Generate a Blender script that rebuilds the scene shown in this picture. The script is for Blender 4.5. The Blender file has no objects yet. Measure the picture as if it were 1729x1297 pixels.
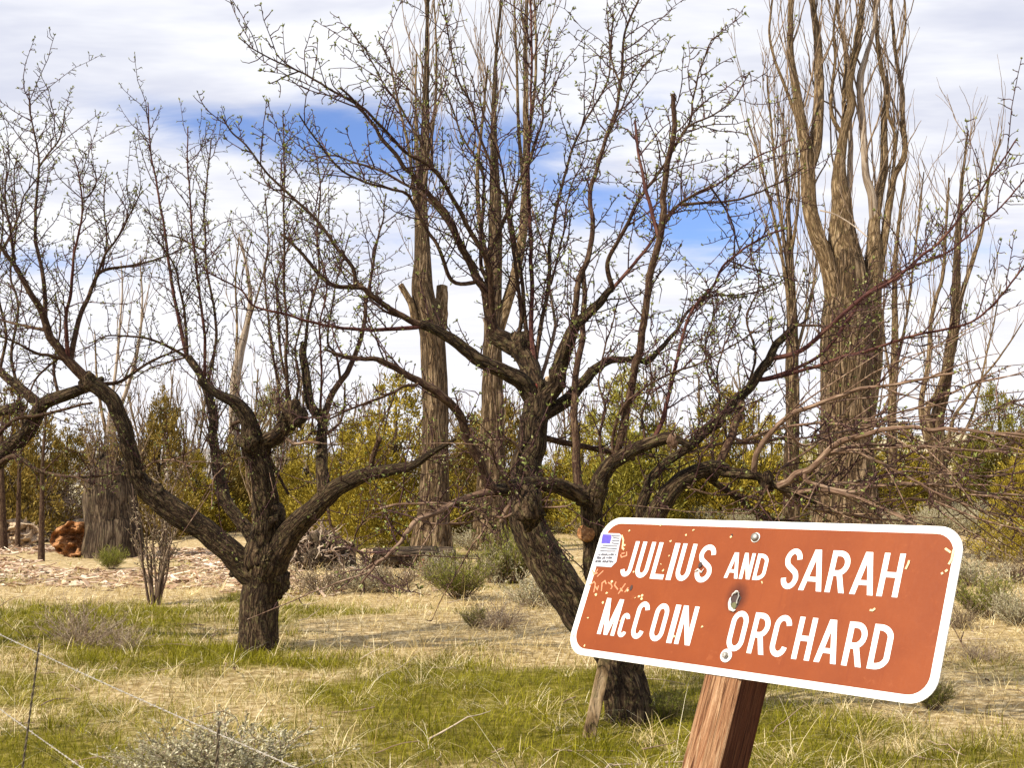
import bpy, math, random
import numpy as np
from mathutils import Vector, Matrix

rad = math.radians
SC = bpy.context.scene
COL = SC.collection
R = np.random.default_rng(7)
random.seed(7)

# ---------------------------------------------------------------- camera
FPX, CXP, CYP, EYE = 2000.0, 864.5, 648.5, 1.6
PITCH = math.atan(182.0 / FPX)
cam = bpy.data.cameras.new('camera')
cam.sensor_width = 36.0
cam.lens = 36.0 * FPX / 1729.0
cam.clip_start = 0.05
cam.clip_end = 5000
camo = bpy.data.objects.new('camera', cam)
camo.location = (0, 0, EYE)
camo.rotation_euler = (math.pi / 2 + PITCH, 0, 0)
COL.objects.link(camo)
SC.camera = camo
cp, sp = math.cos(PITCH), math.sin(PITCH)


def P(px, py, Y):
    """point at real distance Y ahead, seen at photograph pixel px,py"""
    u, v = (px - CXP) / FPX, (CYP - py) / FPX
    dy, dz = cp - v * sp, sp + v * cp
    return np.array([u / dy * Y, Y, EYE + dz / dy * Y])


# ---------------------------------------------------------------- light
SC.view_settings.view_transform = 'Standard'
SC.view_settings.look = 'None'
SC.view_settings.exposure = 0.52
SC.view_settings.gamma = 1.0
SUN_DIR = Vector((-0.60, -0.42, 0.70)).normalized()     # towards the sun
sun = bpy.data.lights.new('sun', 'SUN')
sun.energy = 5.0
sun.angle = rad(0.6)
sun.color = (1.0, 0.92, 0.77)
suno = bpy.data.objects.new('sun', sun)
suno.rotation_euler = SUN_DIR.to_track_quat('Z', 'Y').to_euler()
suno.location = (-20, -10, 30)
COL.objects.link(suno)

world = bpy.data.worlds.new('World')
SC.world = world
world.use_nodes = True
wt = world.node_tree
wt.nodes.clear()


class NT:
    """small node-tree helper"""
    def __init__(s, nt):
        s.t = nt

    def n(s, typ, **kw):
        nd = s.t.nodes.new(typ)
        for k, v in kw.items():
            setattr(nd, k, v)
        return nd

    def put(s, sock, v):
        if isinstance(v, bpy.types.NodeSocket):
            s.t.links.new(v, sock)
        else:
            sock.default_value = v

    def math(s, op, a, b=0.0, c=None, clamp=False):
        nd = s.n('ShaderNodeMath', operation=op, use_clamp=clamp)
        s.put(nd.inputs[0], a)
        s.put(nd.inputs[1], b)
        if c is not None:
            s.put(nd.inputs[2], c)
        return nd.outputs[0]

    def mix(s, f, a, b, mode='MIX'):
        nd = s.n('ShaderNodeMix', data_type='RGBA', blend_type=mode)
        s.put(nd.inputs[0], f)
        s.put(nd.inputs[6], a)
        s.put(nd.inputs[7], b)
        return nd.outputs[2]

    def noise(s, vec, scale, detail=4.0, rough=0.55, dist=0.0):
        nd = s.n('ShaderNodeTexNoise')
        if vec is not None:
            s.t.links.new(vec, nd.inputs['Vector'])
        nd.inputs['Scale'].default_value = scale
        nd.inputs['Detail'].default_value = detail
        nd.inputs['Roughness'].default_value = rough
        nd.inputs['Distortion'].default_value = dist
        return nd.outputs[0]

    def ramp(s, f, stops, interp='LINEAR'):
        nd = s.n('ShaderNodeValToRGB')
        nd.color_ramp.interpolation = interp
        els = nd.color_ramp.elements
        while len(els) < len(stops):
            els.new(0.5)
        for e, (p, c) in zip(els, stops):
            e.position = p
            e.color = (*c, 1.0) if len(c) == 3 else c
        s.t.links.new(f, nd.inputs[0])
        return nd.outputs[0]

    def mapr(s, v, a, b, c=0.0, d=1.0, smooth=True):
        nd = s.n('ShaderNodeMapRange')
        if smooth:
            nd.interpolation_type = 'SMOOTHSTEP'
        s.put(nd.inputs[0], v)
        for i, q in enumerate((a, b, c, d)):
            s.put(nd.inputs[i + 1], q)
        return nd.outputs[0]

    def scalev(s, v, sc):
        nd = s.n('ShaderNodeMapping')
        s.t.links.new(v, nd.inputs['Vector'])
        nd.inputs['Scale'].default_value = sc
        return nd.outputs[0]


w = NT(wt)
WSTR = 0.10
sky = w.n('ShaderNodeTexSky', sky_type='NISHITA')
sky.sun_disc = False
sky.sun_elevation = math.asin(SUN_DIR.z)
sky.sun_rotation = math.atan2(SUN_DIR.x, SUN_DIR.y)
sky.altitude = 1400
tc = w.n('ShaderNodeTexCoord')
sx = w.n('ShaderNodeSeparateXYZ')
wt.links.new(tc.outputs['Generated'], sx.inputs[0])
dx, dy_, dz = sx.outputs
az = w.math('ARCTAN2', dx, dy_)
el = w.math('ARCSINE', dz)
den = w.math('ADD', w.math('MAXIMUM', dz, 0.0), 0.13)
cmb = w.n('ShaderNodeCombineXYZ')
wt.links.new(w.math('DIVIDE', dx, den), cmb.inputs[0])
wt.links.new(w.math('DIVIDE', dy_, den), cmb.inputs[1])
cl_big = w.noise(w.scalev(cmb.outputs[0], (1.0, 1.5, 1.0)), 1.35, 7.0, 0.56, 0.3)
cl_fine = w.noise(w.scalev(cmb.outputs[0], (1.0, 1.6, 1.0)), 3.0, 9.0, 0.64, 0.9)
cl_tone = w.noise(w.scalev(cmb.outputs[0], (0.8, 1.9, 1.0)), 1.9, 5.0, 0.6, 0.2)


def az_el(px, py):
    p = P(px, py, 1.0) - np.array([0, 0, EYE])
    p /= np.linalg.norm(p)
    return math.atan2(p[0], p[1]), math.asin(p[2])


# clearings in the cloud layer: bearing, height, half widths, tilt, depth
gaps = []
for (px, py, hw, hh, tilt, g) in ((400, 215, 210, 46, -0.08, .50), (600, 232, 230, 72, -0.06, .66), (860, 245, 170, 72, 0.0, .58),
                                  (1200, 385, 190, 72, -0.12, .66), (970, 320, 190, 80, -.3, .46), (720, 330, 200, 50, 0, .28), (600, 400, 160, 40, 0, .26), (60, 440, 190, 46, 0.0, .36),
                                  (1040, 220, 120, 60, 0.2, .34), (1560, 425, 330, 60, .1, .24), (700, 450, 420, 45, 0, .22), (1190, 540, 240, 40, 0, .20)):
    a0, e0 = az_el(px, py)
    da = w.math('SUBTRACT', az, a0)
    de = w.math('SUBTRACT', el, e0)
    de = w.math('SUBTRACT', de, w.math('MULTIPLY', da, tilt))
    q = w.math('ADD', w.math('POWER', w.math('ABSOLUTE', w.math('DIVIDE', da, hw / FPX)), 2.0),
               w.math('POWER', w.math('ABSOLUTE', w.math('DIVIDE', de, hh / FPX)), 2.0))
    gaps.append(w.math('MULTIPLY', w.math('EXPONENT', w.math('MULTIPLY', q, -0.9)), g))
gsum = gaps[0]
for g in gaps[1:]:
    gsum = w.math('MAXIMUM', gsum, g)
cover = w.math('ADD', w.math('MULTIPLY', cl_big, 0.62), w.math('MULTIPLY', cl_fine, 0.50))
cover = w.math('SUBTRACT', cover, gsum)
cover = w.math('SUBTRACT', cover, w.mapr(dy_, 0.55, -0.1, 0.0, 0.30))   # more open sky behind the viewer
cover = w.mapr(cover, -0.06, 0.44)
tone = w.mapr(cl_tone, 0.30, 0.70)
low = w.mapr(el, 0.06, 0.32)
ccol = w.mix(tone, (5.0, 5.2, 6.15, 1), (7.4, 7.45, 7.7, 1))
ccol = w.mix(w.math('MULTIPLY', w.math('SUBTRACT', 1.0, low), 0.7), ccol, (7.6, 7.5, 7.8, 1))
skyc = w.mix(1.0, sky.outputs[0], (0.95, 1.05, 1.38, 1), 'MULTIPLY')
col = w.mix(cover, skyc, ccol)
bg = w.n('ShaderNodeBackground')
bg.inputs['Strength'].default_value = WSTR
wt.links.new(col, bg.inputs[0])
wo = w.n('ShaderNodeOutputWorld')
wt.links.new(bg.outputs[0], wo.inputs[0])


# ---------------------------------------------------------------- materials
def new_mat(name):
    m = bpy.data.materials.new(name)
    m.use_nodes = True
    nt = m.node_tree
    nt.nodes.clear()
    h = NT(nt)
    o = h.n('ShaderNodeOutputMaterial')
    b = h.n('ShaderNodeBsdfPrincipled')
    nt.links.new(b.outputs[0], o.inputs[0])
    return m, h, b


def attr(h, name):
    nd = h.n('ShaderNodeAttribute')
    nd.attribute_name = name
    return nd


def bump(h, b, height, strength, dist):
    bp = h.n('ShaderNodeBump')
    bp.inputs['Strength'].default_value = strength
    bp.inputs['Distance'].default_value = dist
    h.put(bp.inputs['Height'], height)
    h.t.links.new(bp.outputs[0], b.inputs['Normal'])


def bark_mat(name, dark, mid, light, furrow, lichen=0.0, lich_col=(0.30, 0.29, 0.20), bstr=0.7, bdist=0.02, stretch=0.16):
    """bark follows the limb: the 'bark' attribute holds the straightened limb's own coordinates in metres"""
    m, h, b = new_mat(name)
    v = attr(h, 'bark').outputs['Vector']
    long = h.scalev(v, (1, 1, stretch))
    n1 = h.noise(long, furrow, 5, 0.62, 0.9)
    n0 = h.noise(long, furrow * 0.45, 3, 0.5, 0.6)
    ridge = h.math('MULTIPLY', h.math('ABSOLUTE', h.math('SUBTRACT', n0, 0.5)), 4.5, clamp=True)
    n2 = h.noise(v, furrow * 0.22, 5, 0.65)
    relief = h.math('ADD', h.math('MULTIPLY', h.math('POWER', ridge, 0.6), 0.55), h.math('MULTIPLY', n1, 0.55))
    c = h.ramp(relief, [(0.25, dark), (0.52, mid), (0.86, light)])
    c = h.mix(h.mapr(n2, 0.42, 0.68, 0.0, 0.65), c, (*[0.55 * x + 0.45 * y for x, y in zip(dark, mid)], 1))
    if lichen:
        n3 = h.noise(v, furrow * 0.5, 8, 0.75)
        c = h.mix(h.math('MULTIPLY', h.mapr(n3, 0.52, 0.62, 0.0, lichen), h.math('POWER', relief, 0.5)), c, (*lich_col, 1))
    h.put(b.inputs['Base Color'], c)
    b.inputs['Roughness'].default_value = 0.85
    b.inputs['Specular IOR Level'].default_value = 0.2
    bump(h, b, relief, bstr, bdist)
    return m


M = {}
M['apple_bark'] = bark_mat('apple_bark', (0.006, 0.0025, 0.0012), (0.042, 0.022, 0.010), (0.165, 0.110, 0.060), 46, 0.75, (0.17, 0.145, 0.055), 1.0, 0.035, 0.34)
M['apple_limb'] = bark_mat('apple_limb', (0.014, 0.005, 0.003), (0.062, 0.030, 0.017), (0.170, 0.108, 0.062), 70, 0.45, (0.16, 0.135, 0.05), 0.8, 0.010, 0.35)
M['apple_red'] = bark_mat('apple_young_red', (0.028, 0.008, 0.007), (0.080, 0.027, 0.021), (0.19, 0.090, 0.060), 60, 0.10, (0.2, 0.16, 0.1), 0.4, 0.004)
M['apple_pale'] = bark_mat('apple_weathered', (0.050, 0.026, 0.016), (0.175, 0.102, 0.064), (0.40, 0.28, 0.19), 60, 0.2, (0.33, 0.28, 0.18), 0.5, 0.004)
M['apple_twig'] = bark_mat('apple_twig', (0.022, 0.008, 0.009), (0.062, 0.026, 0.025), (0.14, 0.078, 0.066), 60, 0.2, (0.12, 0.12, 0.06), 0.2, 0.003)
M['poplar_bark'] = bark_mat('poplar_bark', (0.014, 0.007, 0.003), (0.120, 0.072, 0.034), (0.42, 0.30, 0.18), 13, 0.45, (0.19, 0.150, 0.055), 1.0, 0.16, 0.30)
M['poplar_stem'] = bark_mat('poplar_stem', (0.030, 0.016, 0.008), (0.165, 0.105, 0.050), (0.44, 0.32, 0.19), 22, 0.5, (0.17, 0.145, 0.055), 0.8, 0.06, 0.30)
M['poplar_twig'] = bark_mat('poplar_twig', (0.08, 0.05, 0.03), (0.21, 0.145, 0.09), (0.40, 0.30, 0.21), 20, 0.0)
M['poplar_pale'] = bark_mat('poplar_pale', (0.13, 0.09, 0.065), (0.33, 0.26, 0.19), (0.52, 0.44, 0.35), 14, 0.1, (0.3, 0.26, 0.16), 0.5, 0.03, 0.12)
M['dead_trunk'] = bark_mat('dead_trunk', (0.010, 0.005, 0.003), (0.058, 0.036, 0.020), (0.20, 0.145, 0.090), 16, 0.4, (0.16, 0.14, 0.07), 1.0, 0.08, 0.22)


def tint_mat(name, stops, rough=0.7, transl=0.0, spec=0.2):
    """colour varies from piece to piece with the 'rnd' attribute"""
    m, h, b = new_mat(name)
    r = attr(h, 'rnd').outputs['Fac']
    c = h.ramp(r, stops)
    h.put(b.inputs['Base Color'], c)
    b.inputs['Roughness'].default_value = rough
    b.inputs['Specular IOR Level'].default_value = spec
    if transl:
        t = h.n('ShaderNodeBsdfTranslucent')
        h.put(t.inputs[0], c)
        mx = h.n('ShaderNodeMixShader')
        mx.inputs[0].default_value = transl
        h.t.links.new(b.outputs[0], mx.inputs[1])
        h.t.links.new(t.outputs[0], mx.inputs[2])
        out = [n for n in h.t.nodes if n.type == 'OUTPUT_MATERIAL'][0]
        h.t.links.new(mx.outputs[0], out.inputs[0])
    return m


M['bud'] = tint_mat('apple_buds', [(0, (0.08, 0.07, 0.025)), (0.45, (0.20, 0.23, 0.055)), (0.85, (0.34, 0.37, 0.11)), (1, (0.46, 0.42, 0.22))], 0.6, 0.25)
M['juniper'] = tint_mat('juniper_sprays', [(0, (0.09, 0.066, 0.006)), (0.5, (0.29, 0.218, 0.022)), (1, (0.52, 0.40, 0.06))], 0.8, 0.15)
M['juniper_green'] = tint_mat('juniper_sprays_green', [(0, (0.09, 0.078, 0.010)), (0.5, (0.25, 0.215, 0.028)), (1, (0.46, 0.40, 0.08))], 0.8, 0.15)
M['juniper_brown'] = tint_mat('juniper_sprays_brown', [(0, (0.06, 0.040, 0.007)), (0.5, (0.200, 0.138, 0.026)), (1, (0.40, 0.29, 0.07))], 0.85, 0.1)
M['sage_leaf'] = tint_mat('sage_leaves', [(0, (0.22, 0.19, 0.085)), (0.5, (0.42, 0.38, 0.22)), (1, (0.62, 0.58, 0.42))], 0.8, 0.2)
M['brown_leaf'] = tint_mat('dry_brush', [(0, (0.09, 0.06, 0.03)), (0.5, (0.24, 0.18, 0.10)), (1, (0.42, 0.34, 0.22))], 0.8, 0.1)
M['green_leaf'] = tint_mat('rabbitbrush', [(0, (0.07, 0.08, 0.008)), (0.5, (0.17, 0.18, 0.02)), (1, (0.34, 0.32, 0.06))], 0.7, 0.25)
M['straw'] = tint_mat('straw', [(0, (0.20, 0.125, 0.035)), (0.35, (0.46, 0.34, 0.12)), (0.7, (0.71, 0.575, 0.30)), (1, (0.90, 0.80, 0.55))], 0.75, 0.2)
M['grass'] = tint_mat('green_grass', [(0, (0.075, 0.074, 0.002)), (0.5, (0.215, 0.198, 0.004)), (1, (0.44, 0.38, 0.03))], 0.6, 0.3)
M['brush_stem'] = tint_mat('brush_stem', [(0, (0.05, 0.03, 0.02)), (0.6, (0.14, 0.09, 0.06)), (1, (0.30, 0.22, 0.15))], 0.85)
M['dead_twig'] = tint_mat('dead_twigs', [(0, (0.12, 0.075, 0.05)), (0.5, (0.30, 0.21, 0.145)), (1, (0.52, 0.42, 0.31))], 0.85)
M['chip'] = tint_mat('bark_chips', [(0, (0.10, 0.05, 0.03)), (0.35, (0.30, 0.18, 0.11)), (0.7, (0.55, 0.40, 0.28)), (1, (0.80, 0.68, 0.52))], 0.85)


# ---------------------------------------------------------------- mesh builder
class MB:
    def __init__(s):
        s.v, s.q, s.t, s.bark, s.rnd = [], [], [], [], []
        s.nv = 0

    def add(s, v, quads=None, tris=None, bark=None, rnd=0.5):
        v = np.asarray(v, float).reshape(-1, 3)
        n = len(v)
        s.v.append(v)
        if quads is not None and len(quads):
            s.q.append(np.asarray(quads, np.int64).reshape(-1, 4) + s.nv)
        if tris is not None and len(tris):
            s.t.append(np.asarray(tris, np.int64).reshape(-1, 3) + s.nv)
        s.bark.append(np.asarray(bark, float) if bark is not None else v)
        s.rnd.append(np.full(n, rnd) if np.isscalar(rnd) else np.asarray(rnd, float))
        s.nv += n

    def tube(s, pts, r, n=8, cap=True, lump=0.0, rnd=0.5, phase=None, flute=0.0):
        pts = np.asarray(pts, float)
        k = len(pts)
        r = np.broadcast_to(np.asarray(r, float), (k,)).copy()
        tan = np.gradient(pts, axis=0)
        tan /= np.linalg.norm(tan, axis=1)[:, None] + 1e-9
        ref = np.array([0, 1, 0.]) if abs(tan[0][1]) < 0.8 else np.array([1., 0, 0])
        nx = np.cross(tan[0], ref)
        nx /= np.linalg.norm(nx)
        N = np.empty((k, 3))
        N[0] = nx
        for i in range(1, k):
            nx = nx - tan[i] * (nx @ tan[i])
            l = math.sqrt(nx @ nx)
            if l < 1e-6:
                nx = np.cross(tan[i], [0.3, 0.5, 0.8])
                l = np.linalg.norm(nx)
            nx = nx / l
            N[i] = nx
        B = np.cross(tan, N)
        th = np.arange(n) * 2 * math.pi / n
        cs, sn = np.cos(th), np.sin(th)
        L = np.concatenate([[0], np.cumsum(np.linalg.norm(np.diff(pts, axis=0), axis=1))])
        ph = R.uniform(0, 50) if phase is None else phase
        rm = max(float(r.max()), 0.004)
        rr = r[:, None] * np.ones(n)
        bk = np.stack([np.broadcast_to(cs * rm, (k, n)), np.broadcast_to(sn * rm, (k, n)), np.broadcast_to((L + ph)[:, None], (k, n))], -1)
        if lump:
            rr = rr * (1 + lump * (fbm(bk * np.array([1 / rm * 1.3, 1 / rm * 1.3, 0.55 / rm]) + ph, 3) - 0.5) * 2)
        if flute:
            rr = rr * (1 + flute * (fbm(bk * np.array([3.2 / rm, 3.2 / rm, 0.30 / rm]) + ph * 2, 3) - 0.5) * 2)
        V = pts[:, None, :] + rr[:, :, None] * (cs[None, :, None] * N[:, None, :] + sn[None, :, None] * B[:, None, :])
        i = np.arange(k - 1)[:, None] * n
        j = np.arange(n)[None, :]
        j2 = (j + 1) % n
        q = np.stack([i + j, i + j2, i + n + j2, i + n + j], -1).reshape(-1, 4)
        V = V.reshape(-1, 3)
        bk = bk.reshape(-1, 3)
        tr = None
        if cap:
            V = np.vstack([V, pts[-1] + tan[-1] * r[-1] * 0.25, pts[0] - tan[0] * r[0] * 0.25])
            bk = np.vstack([bk, [0, 0, L[-1] + ph], [0, 0, ph]])
            e = (k - 1) * n
            tr = [[e + a, e + (a + 1) % n, k * n] for a in range(n)] + [[(a + 1) % n, a, k * n + 1] for a in range(n)]
        s.add(V, q, tr, bk, rnd)

    def box(s, c, size, rot=None, rnd=0.5):
        v = np.array([[x, y, z] for x in (-.5, .5) for y in (-.5, .5) for z in (-.5, .5)]) * np.asarray(size)
        if rot is not None:
            v = v @ np.asarray(rot).T
        s.add(v + np.asarray(c), [[0, 1, 3, 2], [4, 6, 7, 5], [0, 4, 5, 1], [2, 3, 7, 6], [0, 2, 6, 4], [1, 5, 7, 3]], rnd=rnd)

    def mesh(s, name, mat, smooth=True):
        me = bpy.data.meshes.new(name)
        v = np.concatenate(s.v).astype(np.float32)
        q = np.concatenate(s.q) if s.q else np.zeros((0, 4), np.int64)
        t = np.concatenate(s.t) if s.t else np.zeros((0, 3), np.int64)
        me.vertices.add(len(v))
        me.vertices.foreach_set('co', v.ravel())
        li = np.concatenate([q.ravel(), t.ravel()]).astype(np.int32)
        me.loops.add(len(li))
        me.loops.foreach_set('vertex_index', li)
        st = np.concatenate([np.arange(len(q)) * 4, len(q) * 4 + np.arange(len(t)) * 3]).astype(np.int32)
        me.polygons.add(len(st))
        me.polygons.foreach_set('loop_start', st)
        me.polygons.foreach_set('use_smooth', np.full(len(st), smooth))
        a = me.attributes.new('bark', 'FLOAT_VECTOR', 'POINT')
        a.data.foreach_set('vector', np.concatenate(s.bark).astype(np.float32).ravel())
        a = me.attributes.new('rnd', 'FLOAT', 'POINT')
        a.data.foreach_set('value', np.concatenate(s.rnd).astype(np.float32))
        me.update(calc_edges=True)
        me.validate()
        me.materials.append(mat)
        return me

    def build(s, name, mat, parent=None, smooth=True, origin=None):
        """link as one object; with a parent, vertices are given in world space and moved to the parent's frame"""
        off = np.zeros(3)
        if parent is not None:
            off = np.array(parent.location)
        elif origin is not None:
            off = np.asarray(origin, float)
        s.v = [v - off for v in s.v]
        o = bpy.data.objects.new(name, s.mesh(name, mat, smooth))
        COL.objects.link(o)
        if parent is not None:
            o.parent = parent
        elif origin is not None:
            o.location = origin
        return o


_H = np.random.default_rng(3).random(4096)


def vnoise(p):
    p = np.asarray(p, float)
    i = np.floor(p).astype(np.int64)
    f = p - i
    f = f * f * (3 - 2 * f)
    out = 0
    for a in (0, 1):
        for b in (0, 1):
            for c in (0, 1):
                hsh = ((i[..., 0] + a) * 73856093 ^ (i[..., 1] + b) * 19349663 ^ (i[..., 2] + c) * 83492791) & 4095
                wgt = (f[..., 0] if a else 1 - f[..., 0]) * (f[..., 1] if b else 1 - f[..., 1]) * (f[..., 2] if c else 1 - f[..., 2])
                out = out + _H[hsh] * wgt
    return out


def fbm(p, o=3):
    s, a, t = 0, 1.0, 0
    for k in range(o):
        s = s + a * vnoise(np.asarray(p) * 2 ** k + 17.3 * k)
        t += a
        a *= 0.5
    return s / t


def sstep(a, b, x):
    t = np.clip((np.asarray(x, float) - a) / (b - a), 0, 1)
    return t * t * (3 - 2 * t)


def tag(o, label=None, cat=None, group=None, kind=None):
    for k, v in (('label', label), ('category', cat), ('group', group), ('kind', kind)):
        if v:
            o[k] = v
    return o


def empty(name, loc, label=None, cat=None, group=None):
    o = bpy.data.objects.new(name, None)
    o.empty_display_size = 0.2
    o.location = tuple(float(c) for c in loc)
    COL.objects.link(o)
    return tag(o, label, cat, group)


def catmull(pts, step):
    """smooth a polyline and resample it at about 'step'"""
    p = np.asarray(pts, float)
    p = np.vstack([2 * p[0] - p[1], p, 2 * p[-1] - p[-2]])
    out = []
    for i in range(1, len(p) - 2):
        k = max(1, int(round(np.linalg.norm(p[i + 1][:3] - p[i][:3]) / step)))
        t = (np.arange(k) / k)[:, None]
        a, b, c, d = p[i - 1], p[i], p[i + 1], p[i + 2]
        out.append(0.5 * (2 * b + (c - a) * t + (2 * a - 5 * b + 4 * c - d) * t ** 2 + (3 * b - a - 3 * c + d) * t ** 3))
    out.append(p[-2][None])
    return np.vstack(out)


def unit(v):
    return v / (np.linalg.norm(v) + 1e-9)


# ---------------------------------------------------------------- ground
def H(x, y):
    x = np.asarray(x, float)
    y = np.asarray(y, float)
    p = np.stack([x, y, np.zeros_like(x + y)], -1)
    near = (fbm(p * 0.9, 3) - 0.5) * 0.10 * sstep(2, 5, y) + (fbm(p * 0.12 + 5, 2) - 0.5) * 0.5 * sstep(18, 40, y)
    hill = 3.6 * sstep(28, 75, y) * sstep(0, 24, x * 60 / np.maximum(y, 60)) + 5.0 * sstep(70, 180, y) * sstep(-5, 40, x * 100 / np.maximum(y, 100))
    far = 1.2 * sstep(45, 120, y) + 4 * sstep(120, 700, y)
    return near + hill + far


def G(px, py):
    """ground point seen at pixel"""
    u, v = (px - CXP) / FPX, (CYP - py) / FPX
    dy, dz = cp - v * sp, sp + v * cp
    Y = np.geomspace(3, 900, 3000)
    hit = EYE + dz / dy * Y <= H(u / dy * Y, Y)
    if hit.any():
        Y = float(Y[int(hit.argmax())])
        return np.array([u / dy * Y, Y, float(H(u / dy * Y, Y))])
    return np.array([u / dy * 900, 900, 0])


def green_amount(x, y):
    """0 straw .. 1 green sward, laid out on the ground in metres"""
    p = np.stack([x, y, np.zeros_like(x)], -1)
    n = fbm(p * 0.55 + 3.1, 3) - 0.5
    n2 = fbm(p * 1.7 + 9.0, 2) - 0.5
    g = 0.56 * sstep(12.2, 9.4, y) * sstep(4.6, 0.8, x) + 0.20 * sstep(9.5, 7.5, y)
    g += 1.0 * np.exp(-((x + 5.4) / 3.2) ** 2 - ((y - 14.8) / 2.6) ** 2)
    g += 0.95 * np.exp(-((x + 2.6) / 1.9) ** 2 - ((y - 11.8) / 1.0) ** 2)
    g += 0.45 * np.exp(-((x - 0.6) / 1.3) ** 2 - ((y - 8.9) / 0.8) ** 2)
    g += 0.35 * np.exp(-((x + 1.0) / 1.4) ** 2 - ((y - 9.6) / 1.0) ** 2)
    g += 0.35 * sstep(24, 30, y) * sstep(44, 36, y) * sstep(-9, -4, x) * sstep(3, 0, x)
    g -= 0.45 * np.exp(-((x - 0.2) / 2.2) ** 2 - ((y - 13.0) / 1.9) ** 2)
    g -= 0.25 * np.exp(-((x + 2.2) / 1.6) ** 2 - ((y - 8.0) / 0.7) ** 2)
    return sstep(0.12, 0.78, g + 1.2 * n + 0.8 * n2)


ys = np.concatenate([np.linspace(-8, 3, 12), np.linspace(3.2, 20, 150), np.geomspace(20.2, 1500, 130)])
us = np.concatenate([-np.geomspace(0.06, 3.0, 70)[::-1], [0], np.geomspace(0.06, 3.0, 70)])
YY, UU = np.meshgrid(ys, us, indexing='ij')
XX = UU * np.maximum(np.abs(YY), 6)
ZZ = H(XX, YY)
gb = MB()
nr, nc = XX.shape
ii = (np.arange(nr - 1)[:, None] * nc + np.arange(nc - 1)[None]).ravel()
gb.add(np.stack([XX, YY, ZZ], -1), np.stack([ii, ii + 1, ii + nc + 1, ii + nc], -1), rnd=green_amount(XX.ravel(), YY.ravel()))
m, h, b = new_mat('ground_soil')
tcg = h.n('ShaderNodeTexCoord').outputs['Object']
n1 = h.noise(tcg, 9, 8, 0.7)
n2 = h.noise(tcg, 0.8, 6, 0.65)
n3 = h.noise(h.scalev(tcg, (2.5, 1, 1)), 30, 4, 0.7)
c_straw = h.ramp(n1, [(0.34, (0.17, 0.105, 0.045)), (0.5, (0.43, 0.315, 0.155)), (0.66, (0.74, 0.62, 0.40))])
c_green = h.ramp(n1, [(0.34, (0.055, 0.048, 0.006)), (0.52, (0.17, 0.140, 0.014)), (0.70, (0.36, 0.285, 0.09))])
cc = h.mix(attr(h, 'rnd').outputs['Fac'], c_straw, c_green)
sp2 = h.n('ShaderNodeSeparateXYZ')
h.t.links.new(tcg, sp2.inputs[0])
farf = h.mapr(sp2.outputs[1], 40, 70)
c_far = h.ramp(n2, [(0.32, (0.27, 0.24, 0.13)), (0.5, (0.46, 0.39, 0.24)), (0.66, (0.64, 0.54, 0.37))])
cc = h.mix(farf, cc, c_far)
cc = h.mix(h.mapr(n3, 0.55, 0.75, 0, 0.45), cc, (0.11, 0.075, 0.03, 1))
h.put(b.inputs['Base Color'], cc)
b.inputs['Roughness'].default_value = 0.95
b.inputs['Specular IOR Level'].default_value = 0.1
bump(h, b, n1, 0.8, 0.05)
tag(gb.build('ground', m), kind='structure')

hb = MB()
xs = np.linspace(-700, 900, 160)
prof = 23 + 10 * (fbm(np.stack([xs * 0.012, 0 * xs, 0 * xs], -1), 4) - 0.5) * 2 - 14 * sstep(-150, 250, xs)
rows = []
for k, (yy, f) in enumerate(((560, -0.3), (610, 0.25), (660, 0.62), (720, 0.92), (780, 1.0), (900, 0.6))):
    jit = (fbm(np.stack([xs * 0.03, np.full_like(xs, yy * 0.03), 0 * xs], -1), 3) - 0.5) * 5 * (1 if 0 < k < 5 else 0)
    rows.append(np.stack([xs, np.full_like(xs, yy), prof * f + jit + 2], -1))
V = np.concatenate(rows)
ii = (np.arange(5)[:, None] * 160 + np.arange(159)[None]).ravel()
hb.add(V, np.stack([ii, ii + 1, ii + 161, ii + 160], -1))
m, h, b = new_mat('far_hills')
tcg = h.n('ShaderNodeTexCoord').outputs['Object']
h.put(b.inputs['Base Color'], h.ramp(h.noise(tcg, 0.05, 8, 0.7), [(0.35, (0.12, 0.11, 0.10)), (0.6, (0.30, 0.26, 0.22))]))
b.inputs['Roughness'].default_value = 1.0
tag(hb.build('hills', m), kind='structure')
# ---------------------------------------------------------------- orchard sign
def cam2w(v):
    v = np.asarray(v, float)
    return np.array([v[0], v[2] * cp + v[1] * sp, v[2] * sp - v[1] * cp])


SW = 0.813
SH = SW / 2.69
ax = unit(cam2w((.6698, -.0635, -.7399)))
bx = cam2w((-.3081, .8841, -.3514))
bx = unit(bx - ax * (ax @ bx))
TL = cam2w(np.array((.2494, .3529, 3.1307)) * SW) + np.array([0, 0, EYE])
up_ = -bx
nz = np.cross(ax, up_)
SCX = 1.322 * SH
foot_from = TL + ax * SCX
k_ = 0.0
while (foot_from + bx * k_)[2] > float(H(*(foot_from + bx * k_)[:2])):
    k_ += 0.01
PLEN = k_
SBASE = foot_from + bx * PLEN
sign = empty('orchard_sign', SBASE, 'brown park sign with white border and white lettering bolted to a leaning square wooden post', 'sign')
sign.rotation_euler = Matrix((ax, up_, nz)).transposed().to_euler()


def loc(s, t, z=0.0):
    """sign-face coordinates (fractions of the sign's height from its top left) to the sign's own frame"""
    return np.array([s * SH - SCX, PLEN - t * SH, z])


def st(px, py):
    d = P(px, py, 1.0) - np.array([0, 0, EYE])
    o = np.array([0, 0, EYE])
    k = ((TL - o) @ nz) / (d @ nz)
    q = o + d * k - TL
    return q @ ax / SH, q @ bx / SH


def part(mb, name, mat, parent=sign, smooth=False):
    o = bpy.data.objects.new(name, mb.mesh(name, mat, smooth))
    COL.objects.link(o)
    o.parent = parent
    return o


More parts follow.
